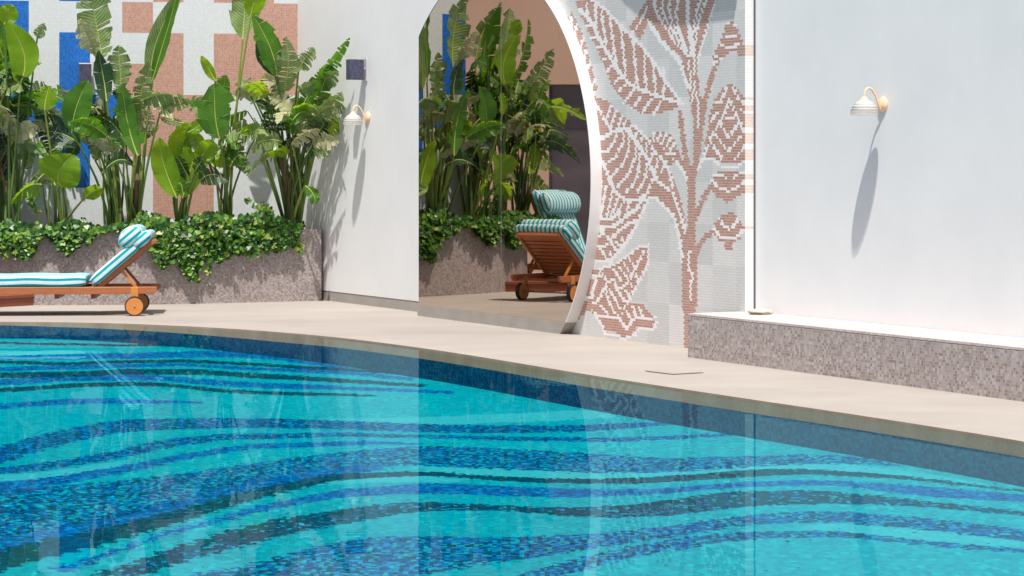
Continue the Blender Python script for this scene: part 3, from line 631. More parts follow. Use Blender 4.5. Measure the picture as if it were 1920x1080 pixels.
# cream stone on its end
bm = bmesh.new(); bmesh.ops.create_icosphere(bm, subdivisions=3, radius=1)
for v_ in bm.verts:
    p = v_.co; k = 1 + 0.18 * math.sin(p.x * 5 + p.y * 3) * math.cos(p.z * 4 + p.x * 2) + 0.07 * math.sin(p.y * 11)
    v_.co = Vector((p.x * k, p.y * k, p.z * k))
c_ = W(wt(1425, DR - 0.16), DR - 0.16, 0.357)
bmesh.ops.transform(bm, matrix=Matrix.Translation(c_ + Vector((0,0,0.02))) @ Matrix.Rotation(0.3, 4, 'Z') @ Matrix.Diagonal((0.10, 0.08, 0.022, 1)), verts=bm.verts)
tag(obj('stone', bm, noisy('cream_stone', (0.62,0.52,0.40), (0.70,0.60,0.48), 12, 0.9, 0.3), smooth=True), 'small flat cream stone lying on the low planter beside the mural', 'stone')

# ------------------------------------------------------------------ wall lamps and dark boxes
def wall_lamp(px, py, D_, r, label):
    """px,py: middle of the wall plate in the photo"""
    t_ = wt(px, D_); z_ = wz(px, py, D_)
    w = thing('wall_lamp', W(t_, D_, z_ - 0.03), label, 'lamp', 'arched wall lamps by the pool')
    Q = lambda out, up_, side=0: W(t_ + side, D_ - out, z_ + up_)
    k = r / 0.112
    bm = bmesh.new(); lathe(bm, Q(0, 0), N, [(0.001,0),(0.062*k,0),(0.062*k,0.008),(0.05*k,0.02),(0.03*k,0.028),(0.001,0.032)], 24); obj('wall_plate', bm, M['metal_peach'], w, True)
    p0 = 0.185 * k
    bm = bmesh.new()
    path = spline([Q(0.02,-0.05*k), Q(0.045*k,0.0), Q(0.085*k,0.085*k), Q(0.13*k,0.128*k), Q(0.17*k,0.115*k), Q(p0,0.07*k), Q(p0,0.045*k)], 6)
    tube(bm, path, 0.0085*k, 8); obj('arm', bm, M['metal_peach'], w, True)
    bm = bmesh.new(); c = Q(p0, 0.0)
    lathe(bm, c, (0,0,1), [(0.012*k,0.062*k),(0.02*k,0.055*k),(0.03*k,0.035*k),(0.045*k,0.028*k)], 24); obj('cap', bm, M['metal_peach'], w, True)
    bm = bmesh.new()
    prof = [(0.04*k,0.03*k),(0.066*k,0.018*k),(0.088*k,-0.004*k),(0.102*k,-0.03*k),(0.108*k,-0.05*k)]
    for g0, g1 in ((0,1),(1,2),(2,3),(3,4)):
        (ra_, ha_), (rb_, hb_) = prof[g0], prof[g1]; e_ = 0.03 if g0 else 0.0
        ra_, ha_ = ra_ + (rb_-ra_)*e_, ha_ + (hb_-ha_)*e_
        lathe(bm, c, (0,0,1), [(ra_,ha_),(rb_,hb_),(rb_-.003*k,hb_-.001),(ra_-.003*k,ha_-.001),(ra_,ha_)], 36)
    sh_ = obj('lamp_shade', bm, M['shade'], w, True)
    bm = bmesh.new()                                   # ribbed lower band with slots
    for q in range(40):
        if q % 10 == 9: pass
        a0, a1 = 2*PI*q/40, 2*PI*(q + 0.62)/40
        for (h0, h1) in ((-0.051, -0.060), (-0.0605, -0.072), (-0.074, -0.086)):
            rr = (0.108, 0.11, 0.111)
            A0, A1 = (a0, a1) if h0 == -0.0605 else (a0, 2*PI*(q+1)/40)
            pts = [c + Vector((math.cos(A)*0.11*k, math.sin(A)*0.11*k, h*k)) for A, h in ((A0,h1),(A1,h1),(A1,h0),(A0,h0))]
            quad(bm, pts)
    bmesh.ops.solidify(bm, geom=bm.faces, thickness=0.003)
    obj('lower_band', bm, M['shade'], sh_)
    bm = bmesh.new(); lathe(bm, c, (0,0,1), [(0.001,0.02*k),(0.018*k,0.015*k),(0.03*k,-0.01*k),(0.022*k,-0.035*k),(0.001,-0.045*k)], 16); obj('bulb', bm, M['frame_white'], w, True)
    return w
wall_lamp(690, 220, DA, 0.110, 'arched peach wall lamp under the dark box, left of the mirror')
wall_lamp(1656, 196, DR, 0.106, 'arched peach wall lamp alone on the blank right wall')
# dark box on a bracket, long wall
t_ = wt(687, DA)
w = thing('speaker_box', W(t_, DA, 2.45), 'small dark navy box on a bracket above the left wall lamp', 'speaker', 'dark wall speakers')
bm = bmesh.new(); wbox(bm, t_ - 0.05, t_ + 0.05, DA - 0.225, DA - 0.05, wz(685,150,DA), wz(685,112,DA), 0, 0.008); obj('cabinet', bm, M['navy'], w)
bm = bmesh.new(); wbox(bm, t_ - 0.03, t_ + 0.03, DA - 0.014, DA - 0.0, wz(685,152,DA), wz(685,110,DA)); 
tube(bm, [W(t_, DA - 0.01, 2.6), W(t_, DA - 0.06, 2.6)], 0.012); obj('bracket', bm, M['metal_grey'], w)
s_ = bw(160); zc = 1.6 - (141 - 300) / (F / BW(s_, 0).y)
w = thing('speaker_box', BW(s_, zc - 0.12), 'small dark box with pale top on the blue blocks, half hidden by leaves', 'speaker', 'dark wall speakers')
bm = bmesh.new(); box(bm, BW(s_ + 0.07, zc - 0.13, 0.06), -EB * 0.14, NB * 0.16, (0, 0, 0.25), 0, 0.008); obj('cabinet', bm, M['navy'], w)
bm = bmesh.new(); box(bm, BW(s_ + 0.072, zc + 0.121, 0.058), -EB * 0.144, NB * 0.164, (0, 0, 0.012)); box(bm, BW(s_ + 0.03, zc - 0.04, 0.0), -EB * 0.06, NB * 0.06, (0, 0, 0.08)); obj('bracket', bm, M['frame_white'], w)

# ------------------------------------------------------------------ loungers
def sweep_cushion(bm, path, normals, yw, th, rad=0.03):
    """rounded slab swept along path (points in local XZ), y from -yw to yw, thickness th above path; uv.v = distance round the section"""
    L = bm.loops.layers.uv.verify(); sec = []
    def q(cx, cz, a0, a1, m=4): 
        for k in range(m + 1):
            a = a0 + (a1 - a0) * k / m; sec.append((cx + rad * math.cos(a), cz + rad * math.sin(a)))
    q(-yw + rad, rad, -PI/2, -PI); q(-yw + rad, th - rad, PI, PI/2)
    for k in range(1, 8): sec.append((-yw + rad + (2*yw - 2*rad) * k / 8, th + 0.008 * math.sin(PI * k / 8)))
    q(yw - rad, th - rad, PI/2, 0); q(yw - rad, rad, 0, -PI/2)
    m = len(sec); acc = [0]
    for k in range(m): a, b = sec[k], sec[(k+1) % m]; acc.append(acc[-1] + math.hypot(a[0]-b[0], a[1]-b[1]))
    rings = []
    K = len(path)
    for i, (p, nn) in enumerate(zip(path, normals)):
        e = min(i, K - 1 - i); f = {0: 0.72, 1: 0.93}.get(e, 1.0)
        rings.append([bm.verts.new(Vector((p[0], y * (1 - (1-f)*0.12), p[1])) + Vector((nn[0], 0, nn[1])) * ((z - th/2) * f + th/2)) for y, z in sec])
    for i in range(K - 1):
        for k in range(m):
            f_ = bm.faces.new((rings[i][k], rings[i+1][k], rings[i+1][(k+1) % m], rings[i][(k+1) % m])); f_.smooth = True
            for l, uv in zip(f_.loops, ((i*.1, acc[k]), (i*.1+.1, acc[k]), (i*.1+.1, acc[k+1]), (i*.1, acc[k+1]))): l[L].uv = uv
    for r in (rings[0], rings[-1][::-1]):
        f_ = bm.faces.new(r)
        for l in f_.loops: l[L].uv = (0, l.vert.co.y)
def bar(bm, p, q_, wy, h, y):
    """board from p to q_ (x,z) of height h, centred on y with width wy"""
    p, q_ = Vector((p[0], 0, p[1])), Vector((q_[0], 0, q_[1])); d = (q_ - p); n_ = Vector((-d.z, 0, d.x)).normalized()
    box(bm, p + Vector((0, y - wy/2, 0)) - n_ * h/2, d, (0, wy, 0), n_ * h, 0, 0.004)
def lounger(loc, rz, label, ang=40.5, bl=0.74):
    w = thing('sun_lounger', loc, label, 'sun lounger', 'teak sun loungers with striped cushions', rz)
    hw = 0.355; ob = lambda nm, bm, mt, par=w, sm=False: obj(nm, bm, mt, par, sm, local=True)
    for s in (-1, 1):
        bm = bmesh.new(); y = s * (hw - 0.02)
        pts = [(-1.78,.224),(.19,.224),(.228,.262),(.222,.298),(-1.78,.298)]
        a = [bm.verts.new((x, y - .02, z)) for x, z in pts]; b = [bm.verts.new((x, y + .02, z)) for x, z in pts]
        bm.faces.new(a); bm.faces.new(b[::-1])
        for k in range(5): bm.faces.new((a[k], b[k], b[(k+1) % 5], a[(k+1) % 5]))
        bmesh.ops.bevel(bm, geom=list(bm.edges), offset=0.004, segments=1, affect='EDGES'); bmesh.ops.recalc_face_normals(bm, faces=bm.faces)
        ob('side_rail', bm, M['teak'])
        bm = bmesh.new(); box(bm, (-0.04, y - .026 , .185), (.075, 0, 0), (0, .052, 0), (0, 0, .108), 0, .004); ob('wheel_bracket', bm, M['teak_light'])
        bm = bmesh.new(); box(bm, (-1.72, y - .03, 0), (.07, 0, 0), (0, .06, 0), (0, 0, .222), 0, .004); ob('leg', bm, M['teak'])
        yw_ = s * (hw + 0.01)
        bm = bmesh.new(); lathe(bm, (0, yw_ - .022, .101), (0, 1, 0), [(.001,0),(.088,0),(.088,.044),(.001,.044)], 40, 0, True); wh = ob('wheel', bm, M['teak_light'])
        bm = bmesh.new(); lathe(bm, (0, yw_ - .024, .101), (0, 1, 0), [(.0885,0),(.098,0),(.101,.006),(.101,.042),(.098,.048),(.0885,.048)], 48, 0, True); ob('tyre', bm, M['tyre'], wh)
        bm = bmesh.new(); lathe(bm, (0, yw_ - .03, .101), (0, 1, 0), [(.001,0),(.01,0),(.01,.06),(.001,.06)], 12); ob('axle_cap', bm, M['bolt'], wh)
    bm = bmesh.new(); tube(bm, [(0, -hw, .101), (0, hw, .101)], .011, 8); ob('axle', bm, M['bolt'])
    bm = bmesh.new()
    x = -1.74
    while x < -0.45: box(bm, (x, -hw + .041, .262), (.05, 0, 0), (0, 2*hw - .082, 0), (0, 0, .018), 0, .002); x += .066
    ob('seat_slats', bm, M['teak'])
    for x in (0.10, -0.42, -1.0):
        bm = bmesh.new(); box(bm, (x, -hw + .041, .232), (.05, 0, 0), (0, 2*hw - .082, 0), (0, 0, .028), 0, .003); ob('cross_rail', bm, M['teak_dark'])
    for x in (-0.82, -0.45):
        bm = bmesh.new(); box(bm, (x, -hw + .05, .176), (.045, 0, 0), (0, 2*hw - .1, 0), (0, 0, .055), 0, .003); ob('stretcher', bm, M['teak_dark'])
    bm = bmesh.new(); box(bm, (-1.80, -hw - 0.02, 0.01), (.03, 0, 0), (0, 2*hw + .04, 0), (0, 0, .125), 0, .003); box(bm, (-1.80, -hw, .226), (.018, 0, 0), (0, 2*hw, 0), (0, 0, .07), 0, .003); ob('foot_board', bm, M['teak_dark'])
    # backrest
    A = math.radians(ang); d = Vector((math.cos(A), 0, math.sin(A))); nn = Vector((-d.z, 0, d.x)); hx, hz = -0.38, .285
    top = (hx + d.x * bl, hz + d.z * bl)
    for s in (-1, 1):
        bm = bmesh.new(); y = s * (hw - .065); bar(bm, (hx, hz), top, .032, .048, y); ob('backrest_rail', bm, M['teak'])
        bm = bmesh.new(); bar(bm, (hx + d.x * bl * .42, hz + d.z * bl * .42 - .02), (0.03, .262), .02, .03, s * (hw - .1)); ob('prop', bm, M['teak_light' if s < 0 else 'teak'])
    bm = bmesh.new(); k = 0.03
    while k < bl - 0.03:
        p = Vector((hx, 0, hz)) + d * k
        box(bm, p + Vector((0, -hw + .082, 0)) - nn * .008, d * .048, (0, 2*hw - .164, 0), nn * .017, 0, .002); k += .066
    box(bm, Vector((hx, -hw + .05, hz)) + d * (bl - .055) - nn * .02, d * .055, (0, 2*hw - .1, 0), nn * .044, 0, .003)
    ob('backrest_slats', bm, M['teak'])
    # cushions
    bm = bmesh.new(); n_ = 24; path = [(-1.78 + (1.78 - .50) * i / n_, .300 + 0.004 * math.sin(i * .6)) for i in range(n_ + 1)]
    sweep_cushion(bm, path, [(0, 1)] * (n_ + 1), hw - .005, .113); ob('seat_cushion', bm, M['canvas'])
    bm = bmesh.new(); n_ = 12; st = Vector((hx, 0, hz)) + nn * .026 + d * .0
    cl_ = .64 if bl < .8 else bl * .9
    path = [((st + d * (-.015 + cl_ * i / n_)).x, (st + d * (-.015 + cl_ * i / n_)).z) for i in range(n_ + 1)]
    sweep_cushion(bm, path, [(nn.x, nn.z)] * (n_ + 1), hw - .01, .108); ob('back_cushion', bm, M['canvas'])
    # rolled headrest and folded top
    def roll(c, ra, rb, tilt):
        bm = bmesh.new(); L = bm.loops.layers.uv.verify(); n_ = 24; ys = [(-hw-.012, .0), (-hw-.010, .55), (-hw+.012, .9), (-hw+.05, 1)] + [(-hw+.05+(2*hw-.1)*k/10, 1) for k in range(1, 10)] + [(hw-.05, 1), (hw-.012, .9), (hw+.010, .55), (hw+.012, 0)]
        ct, st_ = math.cos(tilt), math.sin(tilt); rings = []
        for y, f in ys:
            ring = []
            for k in range(n_):
                a = 2*PI*k/n_; ex, ez = ra*f*math.cos(a), rb*f*math.sin(a); wob_ = 1 + .02*math.sin(3*a + y*9)
                ring.append(bm.verts.new((c[0] + (ex*ct - ez*st_)*wob_, y, c[1] + (ex*st_ + ez*ct)*wob_)))
            rings.append(ring)
        for i in range(len(rings) - 1):
            cap_ = ys[i][1] < .95 and ys[i+1][1] < .95
            for k in range(n_):
                vs = (rings[i][k], rings[i][(k+1) % n_], rings[i+1][(k+1) % n_], rings[i+1][k]); f_ = bm.faces.new(vs); f_.smooth = True
                for l in f_.loops:
                    co = l.vert.co; l[L].uv = (0, (-(co.x - c[0])*nn.x - (co.z - c[1])*nn.z)) if cap_ else (0, co.y)
        bmesh.ops.recalc_face_normals(bm, faces=bm.faces)
        return bm
    p1 = Vector((hx, 0, hz)) + d * (bl * .80) + nn * .185
    ob('headrest_roll', roll((p1.x, p1.z), .140, .096, A), M['canvas'])
    p2 = Vector((hx, 0, hz)) + d * (bl * .90) + nn * .085
    ob('headrest_fold', roll((p2.x, p2.z), .115, .066, A), M['canvas'])
    return w
lounger((-3.90, 25.53, 0), math.radians(4.5), 'teak wheeled lounger with turquoise striped cushions at the left, back raised')
lb = lounger((-6.62, 27.35, 0), math.radians(92), 'further striped lounger with upright back, seen beyond the first in the mirror', ang=67, bl=0.96)
# low teak step between the loungers and the planter
bm = bmesh.new(); sa, sb_ = Vector((-5.27, 27.02, 0)), Vector((-5.85, 26.32, 0)); sdir = sb_ - sa; sn = Vector((sdir.y, -sdir.x, 0)).normalized() * 0.42
if sn.x > 0: sn = -sn
st_ = thing('low_step', sa, 'low dark teak step on the deck between lounger and raised planter', 'step')
box(bm, sa, sdir, sn, (0, 0, 0.085), 0, .004); obj('base', bm, M['teak_dark'], st_)
bm = bmesh.new()
for k in range(5): box(bm, sa - sn * .03 + sn * (k * .212) + Vector((0,0,.087)), sdir, sn * .19, (0, 0, .035), 0, .003)
obj('tread', bm, M['teak_dark'], st_)

# ------------------------------------------------------------------ big leaved plants
LM = ['leaf_bright', 'leaf_mid', 'leaf_dark', 'leaf_olive', 'leaf_dry']
def blade(bm, base, tip, width, mi, torn=0.0, twist=0.0, bend=(0,0,0), droop=0.0, fold=0.25, ribmi=5, rg=rnd):
    base, tip, bend = Vector(base), Vector(tip), Vector(bend); ax = tip - base; L = ax.length; a = ax.normalized()
    side = a.cross(Vector((0, -1, 0))); side = side.normalized() if side.length > .05 else Vector((1, 0, 0))
    side = Matrix.Rotation(twist, 3, a) @ side; nrm = side.cross(a)
    if nrm.y > 0: nrm = -nrm
    uvl = bm.loops.layers.uv.verify()
    def mid(t): return base + ax * t + bend * (4*t*(1-t)) + Vector((0, 0, -droop * L * t * t))
    def hw(t): return width / 2 * (max(0.0, math.sin(PI * min(1, t ** 0.8))) ** 0.62)
    wv = rg.uniform(0, 6); curl = rg.uniform(-.10, .10) * L; tipc = rg.uniform(0.0, .16) * L; lat = rg.uniform(-.03, .03) * L
    mid0 = mid
    def mid(t): return mid0(t) + nrm * (curl * 4 * t * (1 - t) + tipc * t ** 3) + side * (lat * math.sin(PI * t * 1.5))
    def pt(s, t, r):
        w_ = hw(t) * r
        return mid(t) + side * (s * w_ * math.cos(fold)) + nrm * (w_ * math.sin(fold) * (1 if fold > 0 else 1)) + nrm * ((0.016 * math.sin(t * 13 + wv + s) + 0.012 * math.sin(t * 31 + wv * 3)) * r * r) + a * (w_ * 0.25)
    def face(ps, uv):
        f = bm.faces.new([bm.verts.new(p) for p in ps]); f.material_index = mi; f.smooth = True
        for l, q in zip(f.loops, uv): l[uvl].uv = q
    for s in (-1, 1):
        if torn <= 0:
            n_ = 14; gr = [[bm.verts.new(pt(s, t/n_, r)) for r in (0, .5, 1)] for t in range(n_ + 1)]
            for i in range(n_):
                for j in range(2):
                    try: f = bm.faces.new((gr[i][j], gr[i+1][j], gr[i+1][j+1], gr[i][j+1]))
                    except ValueError: continue
                    f.material_index = mi; f.smooth = True
                    for l, q in zip(f.loops, ((i/n_, j/2), ((i+1)/n_, j/2), ((i+1)/n_, (j+1)/2), (i/n_, (j+1)/2))): l[uvl].uv = q
        else:
            t = 0.02
            while t < 0.98:
                dt = rg.uniform(0.035, 0.19) / (0.6 + 0.7 * torn); t1 = min(0.995, t + dt)
                dr = Vector((rg.uniform(-.12,.12), rg.uniform(-.25,.15), -rg.uniform(0, .55) * torn)) * hw((t+t1)/2)
                sh_ = rg.uniform(.7, 1.08); shr = 1 - 0.5 * torn * rg.random() ** 2; tm = (t + t1) / 2 + 0.01
                p = []
                for r in (0, .45, .8, sh_ * 1.0):
                    k = (1 - (1 - shr) * r ** 2)
                    ta, tb = tm + (t - tm) * k, tm + (t1 - tm) * k
                    off = dr * (r ** 2)
                    p.append((pt(s, max(0.001, ta), r) + off, pt(s, min(.999, tb), r) + off))
                for j in range(3):
                    face((p[j][0], p[j][1], p[j+1][1], p[j+1][0]), ((t, j/3), (t1, j/3), (t1, (j+1)/3), (t, (j+1)/3)))
                t = t1 + (rg.uniform(0.0, 0.02) * torn)
    pts = [mid(k / 10) - nrm * 0.002 + Vector((0, -0.004, 0)) for k in range(11)]
    tube(bm, pts, [0.008 * (1 - k / 11) + 0.001 for k in range(11)], 5, ribmi, False)
def stalk(bm, a, b, r0=0.022, r1=0.010, bow=0.0, mi=0):
    a, b = Vector(a), Vector(b); d = b - a; sd = Vector((1, 0, 0))
    pts = [a + Vector((d.x * (t ** 1.6), d.y * t, d.z * t)) + sd * bow * math.sin(PI * t) for t in [k / 7 for k in range(8)]]
    tube(bm, pts, [r0 + (r1 - r0) * k / 7 for k in range(8)], 6, mi, False)
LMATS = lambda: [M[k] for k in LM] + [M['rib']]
def plant(root_px, D, label, leaves, extra=0, spread=60, top=150, seed=1, trunk=None, mixc=(1,2,3,3,4), esize=(60,110), rD=None):
    rg = random.Random(seed); base = PT(root_px, 418, rD or D); base.z = 0.76
    w = thing('bird_of_paradise_plant', base, label, 'plant', 'big leaved plants in the raised planter')
    bs = bmesh.new()
    for lf in leaves:
        (bx, by), (tx, ty), wpx, c = lf[:4]; o = lf[4] if len(lf) > 4 else {}
        dl = D + o.get('d', rg.uniform(-.25, .2)); dt = dl + o.get('dy', rg.uniform(-.15, .05))
        b_, t_ = PT(bx, by, dl), PT(tx, ty, dt)
        tw = o.get('tw', rg.uniform(-.35, .35)); bm = bmesh.new()
        bend = Vector((o.get('bx', 0) * dl / F, 0, -o.get('by', 0) * dl / F))
        blade(bm, b_, t_, wpx * D / F / max(.5, math.cos(tw)), c, o.get('torn', .12 if wpx > 38 and rg.random() < .6 else 0), tw, bend, o.get('droop', 0), o.get('fold', .25), 5, rg)
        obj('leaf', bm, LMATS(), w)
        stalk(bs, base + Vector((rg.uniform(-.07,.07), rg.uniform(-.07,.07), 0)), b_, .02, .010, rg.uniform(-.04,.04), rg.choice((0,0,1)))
    if trunk:
        for (x0, x1, yt, r, mi_) in trunk: 
            a = PT(x0, 418, rD or D); a.z = .76; tube(bs, [a, (a + PT(x1, yt, D)) / 2 + Vector((.01,0,0)), PT(x1, yt, D)], [r, r*.85, r*.6], 8, mi_)
    if extra:
        bm = bmesh.new()
        for _ in range(int(extra * 1.15)):
            ang = max(-.85, min(.85, rg.gauss(0, .5))); yb = rg.uniform(top + 40, top + 150); bx = root_px + math.tan(ang) * (418 - yb) * .38 + rg.gauss(0, 6)
            ln = rg.uniform(*esize); a2 = ang * 1.4 + rg.uniform(-.9, .9); dd = D + rg.uniform(-.35, .2)
            b_ = PT(bx, yb, dd); t_ = PT(bx + math.sin(a2) * ln, yb - math.cos(a2) * ln * rg.uniform(.35, 1), dd + rg.uniform(-.4, .2))
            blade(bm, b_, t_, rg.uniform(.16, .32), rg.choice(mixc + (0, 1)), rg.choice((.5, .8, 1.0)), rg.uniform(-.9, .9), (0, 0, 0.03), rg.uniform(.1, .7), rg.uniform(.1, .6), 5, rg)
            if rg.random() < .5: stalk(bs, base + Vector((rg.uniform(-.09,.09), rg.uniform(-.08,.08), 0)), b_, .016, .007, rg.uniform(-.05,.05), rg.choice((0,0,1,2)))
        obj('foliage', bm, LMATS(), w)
    obj('stalks', bs, [M['stalk'], M['stalk_light'], M['stalk_brown']], w)
    return w
Tn = lambda **k: dict(torn=1.0, **k)
plant(22, 27.45, 'leafy plant at the far left with a broad lime leaf at its top', [
    ((38,158),(16,40),56,0,dict(tw=.2,bx=16,d=-.35)), ((8,46),(22,8),36,0,dict(tw=.3,d=-.35)), ((6,110),(-6,66),24,0), ((56,262),(52,318),36,3,dict(torn=.4)),
    ((70,70),(86,40),26,3,Tn()), ((-10,300),(-40,170),40,1), ((20,330),(5,250),34,2,Tn())], 12, top=150, seed=3)
plant(112, 27.38, 'short plant with one round lime heart shaped leaf behind the lounger', [
    ((116,352),(140,290),84,0,dict(tw=.1,bx=-16,d=-.42,dy=-.1,droop=.0)), ((84,207),(92,162),50,0,dict(torn=.3,d=-.4)), ((158,372),(192,350),28,0,dict(d=-.4)), ((100,300),(84,232),40,2,Tn()), ((122,300),(150,262),26,2)], 7, top=210, seed=5, esize=(40,70))
plant(214, 27.45, 'tall plant with torn olive leaves reaching the top edge, thick brown based stem', [
    ((192,112),(158,-34),72,3,dict(torn=.55,tw=.1,bx=6)), ((178,98),(150,34),48,4,Tn(tw=.2)), ((226,168),(222,86),46,3,dict(torn=.5,tw=.25)), ((200,190),(186,96),40,2,dict(tw=.2)), ((135,250),(166,150),54,1,dict(tw=.15,bx=-6,d=-.4)),
    ((150,186),(110,168),24,4,Tn()), ((150,186),(124,216),22,4,Tn()), ((178,300),(190,262),30,3,dict(torn=.3)), ((200,250),(170,190),44,2,Tn())], 14, top=140, seed=8,
    trunk=[(220,214,260,.05,0), (224,221,370,.055,2)])
plant(258, 27.38, 'slender plant with one long upright blade leaf and a mid green leaf below it', [
    ((282,158),(338,-24),36,3,dict(tw=.15,bx=-10,d=.0)), ((286,152),(338,-18),22,1,dict(tw=-.2,bx=2,d=-.1)), ((258,292),(230,156),48,1,dict(tw=.1,bx=-6,d=-.4)), ((264,206),(272,112),40,3,Tn(tw=.3)), ((262,262),(276,190),40,4,Tn()), ((300,212),(330,196),20,3,Tn()), ((255,262),(300,236),26,3,Tn())], 5, top=190, seed=11,
    trunk=[(252,258,292,.045,2), (243,232,330,.02,1)])
plant(340, 27.5, 'low plant with glowing yellow green leaves in the middle of the planter', [
    ((332,372),(300,258),48,0,dict(tw=.1,bx=-8,d=-.3)), ((342,372),(366,246),54,0,dict(tw=.2,bx=8,d=-.15)), ((322,300),(350,226),46,0,dict(tw=.5,d=-.1)), ((330,345),(318,285),34,0), ((352,330),(330,290),34,2,Tn(d=-.2)), ((366,320),(384,292),30,2,Tn(d=-.2)),
    ((350,250),(390,226),24,0,dict(d=-.2)), ((344,280),(372,262),20,3,Tn()), ((375,300),(400,262),40,0,dict(tw=.3)), ((350,232),(298,222),16,3,Tn()), ((356,236),(410,212),18,3,Tn())], 4, top=250, seed=14, mixc=(0,1,2), esize=(40,70))
plant(420, 27.7, 'plant with a dark green drooping heart leaf and long thin stalks', [
    ((412,262),(398,158),76,1,dict(tw=.1,bx=0,d=-.5,dy=0)), ((404,152),(376,104),19,0,dict(d=-.4)), ((412,190),(425,140),40,1,dict(torn=.3)), ((430,210),(400,170),30,3,Tn()), ((440,270),(470,320),30,3,Tn(droop=.2)),
    ((455,74),(463,-70),64,3,dict(tw=.05,d=.1,fold=.1)), ((470,32),(488,-40),42,0,dict(tw=.2)), ((432,250),(470,238),22,4,Tn()), ((450,250),(488,232),20,0,dict(torn=.5))], 9, top=170, seed=17)
plant(552, 27.72, 'largest plant by the white wall with a fan of stalks and shredded leaves', [
    ((520,142),(474,30),46,1,dict(tw=.1,bx=8,d=-.35)), ((516,142),(484,70),30,2,dict(bx=-4,d=-.32)), ((532,172),(534,66),48,3,dict(torn=.8,bx=8)), ((560,170),(600,150),30,3,dict(torn=.4)), ((555,225),(612,118),30,1,Tn(tw=.2,d=-.1)), ((592,156),(659,64),28,1,dict(torn=.8,tw=.3,d=-.03,dy=-.62)),
    ((480,190),(450,130),50,3,Tn(droop=.3)), ((500,210),(520,150),60,3,Tn(droop=.4)), ((470,180),(440,150),40,4,Tn(droop=.4)), ((490,150),(530,140),40,4,Tn(droop=.5)), ((560,250),(590,190),50,4,Tn(droop=.3)), ((580,230),(626,170),44,3,Tn(droop=.3,d=-.2,dy=-.3)),
    ((540,240),(560,180),50,3,Tn()), ((520,290),(480,250),24,0,Tn()), ((600,250),(575,200),50,3,Tn(droop=.3)), ((572,348),(590,384),24,1,dict(bx=7,d=-.3)), ((500,260),(510,200),44,2,Tn()),
    ((590,210),(620,112),40,1,dict(torn=.7,d=-.1,dy=-.25,tw=.3)), ((592,250),(640,168),44,3,Tn(d=-.15,dy=-.42,tw=.4)), ((585,270),(636,240),40,4,Tn(d=-.2,dy=-.35,droop=.3)), ((590,170),(636,128),36,3,Tn(d=-.15,dy=-.4)), ((575,290),(614,220),44,2,Tn(d=-.15,dy=-.2)), ((600,200),(642,190),34,4,Tn(d=-.3,dy=-.3,droop=.4)), ((590,290),(618,270),30,3,Tn(d=-.3,dy=-.2,droop=.4)), ((560,130),(590,90),36,3,Tn(d=-.1))], 24, top=140, seed=21, mixc=(3,3,4,1,2),
    trunk=[(548,516,230,.035,2), (540,490,290,.022,1), (556,596,230,.025,1), (550,560,220,.03,0), (545,505,250,.028,0), (560,585,240,.022,0), (556,575,300,.02,1), (542,528,240,.025,0), (538,500,300,.02,0)], rD=28.1)
plant(-40, 27.6, 'dark leaved plant at the left end of the planter, seen in the mirror', [
    ((-30,130),(-60,-20),70,3,dict(torn=.3)), ((-60,200),(-120,90),50,3,Tn()), ((-20,240),(10,160),44,1), ((-70,260),(-140,210),40,1,Tn()), ((-60,120),(-90,20),50,1), ((-50,300),(-110,300),40,2,Tn())], 16, top=120, seed=25)

plant(-5, 27.95, 'tall dark plant in the left corner with broad leaves against the blue blocks', [
    ((-8,150),(-24,-30),70,1,dict(torn=.2)), ((10,230),(-24,120),56,2,dict(torn=.4)), ((-20,280),(-80,180),56,2,Tn()), ((30,250),(50,190),30,2,Tn()), ((-30,90),(-78,-20),56,3,dict(torn=.5)), ((0,330),(30,280),30,2,Tn()), ((-40,340),(-90,300),40,1)], 22, top=70, seed=31, mixc=(1,2,2,3))
plant(-95, 27.5, 'leaning plant at the open end of the raised planter with long side shoots', [
    ((-120,190),(-190,60),56,3,Tn()), ((-130,260),(-230,230),40,1,Tn(droop=.3)), ((-140,300),(-240,300),36,3,Tn(droop=.4)), ((-100,140),(-130,0),60,1,dict(torn=.5)), ((-90,240),(-150,150),50,2,dict(torn=.6)), ((-130,330),(-200,350),40,1,Tn(droop=.3)), ((-80,330),(-120,260),44,0)], 22, top=130, seed=37, mixc=(1,2,2,2,3))
# ------------------------------------------------------------------ ivy over the planter edge
rg = random.Random(5); bm = bmesh.new(); uvl = bm.loops.layers.uv.verify()
hang = [(-160,450),(-60,470),(0,470),(30,474),(60,482),(85,440),(110,452),(140,474),(165,455),(186,436),(235,432),(285,470),(300,494),(345,505),(358,520),(380,498),(420,484),(470,474),(500,478),(530,462),(548,462),(553,440)]
hx_, hy_ = zip(*hang)
def ivy_leaf(c, size, mi):
    n_ = Vector((rg.gauss(0, .45), -1 + rg.gauss(0, .35), rg.uniform(-.1, 1.1))).normalized(); a = n_.orthogonal().normalized(); a = Matrix.Rotation(rg.uniform(0, 2*PI), 3, n_) @ a; b = n_.cross(a)
    prof = [(-.35,0),(-.25,.42),(.12,.5),(.22,.28),(.62,0),(.22,-.28),(.12,-.5),(-.25,-.42)]
    vs = [bm.verts.new(c + (a * x + b * y) * size + n_ * (-.12 * size * abs(y))) for x, y in prof]
    f = bm.faces.new(vs); f.material_index = mi; f.smooth = False
    for l, q in zip(f.loops, prof): l[uvl].uv = q
fx = [p.x for p in front]; fy = [p.y for p in front]
def fY(X): return float(np.interp(-X, [-x for x in fx], fy))
cnt = 0
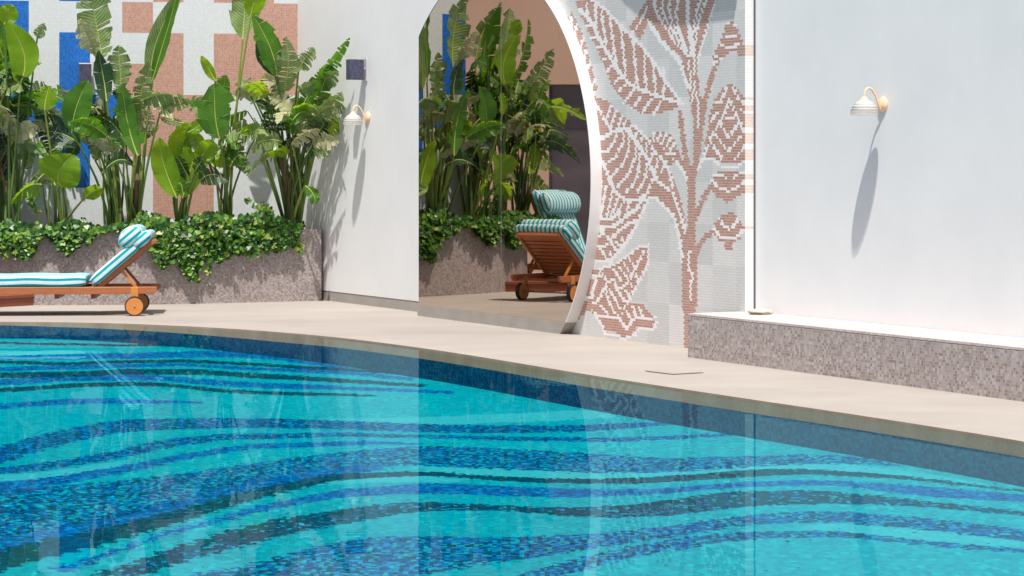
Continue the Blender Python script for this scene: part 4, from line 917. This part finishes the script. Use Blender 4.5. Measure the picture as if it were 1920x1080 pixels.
for _ in range(7600):
    px = rg.uniform(-150, 556); cl = math.sin(px * .11) + .6 * math.sin(px * .37 + 1)
    bot = float(np.interp(px, hx_, hy_)) + 5 * cl; topy = (424 if px < 262 else 409) - 7 * math.sin(px * .05 + 1) - (8 if 440 < px < 500 else 0) + (12 if px > 500 else 0)
    k = rg.random() ** 1.25; py = topy + (bot - topy) * k + rg.gauss(0, 2.5)
    if 184 < px < 236 and py > 434: continue
    X = (px - 960) / (F / 27.2); Y0 = fY(X); zz_ = HC - (py - HOR) * 27.2 / F
    if zz_ > ZT: Y = Y0 + rg.uniform(-.10, .45) * (1 if k < .3 else .5)
    else: Y = Y0 - rg.uniform(.015, .12)
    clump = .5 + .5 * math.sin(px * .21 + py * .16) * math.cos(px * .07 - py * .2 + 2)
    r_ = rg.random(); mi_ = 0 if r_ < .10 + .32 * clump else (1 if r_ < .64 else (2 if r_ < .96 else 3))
    if Y > Y0 + .12: mi_ = 2 if rg.random() < .6 else 1  # leaves on top set darker, shade beneath the plants put into their colour
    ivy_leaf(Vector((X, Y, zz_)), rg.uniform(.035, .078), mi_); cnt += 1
for (sx, sy, ex, ey) in ((352,500,372,526),(372,495,392,512),(345,490,350,520),(548,450,556,476),(40,470,44,486),(480,398,452,376),(490,400,482,380),(90,440,55,372),(64,400,50,345)):
    for k in range(26):
        f_ = rg.random(); px = sx + (ex-sx)*f_ + rg.gauss(0, 3); py = sy + (ey-sy)*f_ + rg.gauss(0, 3); X = (px - 960) / (F / 27.2)
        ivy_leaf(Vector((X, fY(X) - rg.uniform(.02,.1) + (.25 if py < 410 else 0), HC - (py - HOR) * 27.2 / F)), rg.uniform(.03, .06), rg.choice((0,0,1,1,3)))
# round the far end, as the mirror shows it
for _ in range(900):
    Y = rg.uniform(27.1, 27.8); z_ = .95 - .35 * rg.random() ** 1.6; ivy_leaf(Vector((-5.95 - rg.uniform(.0, .12) + (0.1 if z_ > ZT else 0), Y, z_)), rg.uniform(.04, .08), rg.choice((0,1,1,2,2)))
tag(obj('trailing_ivy', bm, [M['ivy1'], M['ivy2'], M['ivy3'], M['ivy4']]), 'dense green ivy trailing over the edge of the raised planter', 'ivy', kind='stuff')

# ------------------------------------------------------------------ slab added out of view, shaped to shade the top of the mural
q_ = N.dot(SUN) / SUN.z; lift = 1.15
sh_px = [(1150,-60),(1158,-10),(1175,12),(1200,33),(1230,44),(1262,48),(1300,46),(1340,42),(1376,38),(1382,0),(1386,-60)]
bm = bmesh.new(); off = SUN / SUN.z * lift
lo = []
for px, py in sh_px:
    p = W(wt(px, DU), DU, wz(px, py, DU)); lo.append(p + off)
vs = [bm.verts.new(p) for p in lo]; vt = [bm.verts.new(p + SUN * 0.04) for p in lo]
bm.faces.new(vs); bm.faces.new(vt[::-1])
for k in range(len(vs)): bm.faces.new((vs[k], vt[k], vt[(k+1) % len(vs)], vs[(k+1) % len(vs)]))
bmesh.ops.recalc_face_normals(bm, faces=bm.faces)
cn = thing('shadow_caster', lo[5], 'added unseen slab above the mural, cut to cast the shadow on its top', 'shadow_caster')
obj('slab', bm, M['frame_white'], cn)
for p in (lo[2], lo[5], lo[8]):
    bm = bmesh.new(); reach = DU + p.dot(N) ; tube(bm, [p + Vector((0,0,.05)), p + Vector((0,0,.05)) - N * reach], 0.012, 8); obj('bracket', bm, M['metal_grey'], cn)  # added rods tying the shadow slab back to the wall
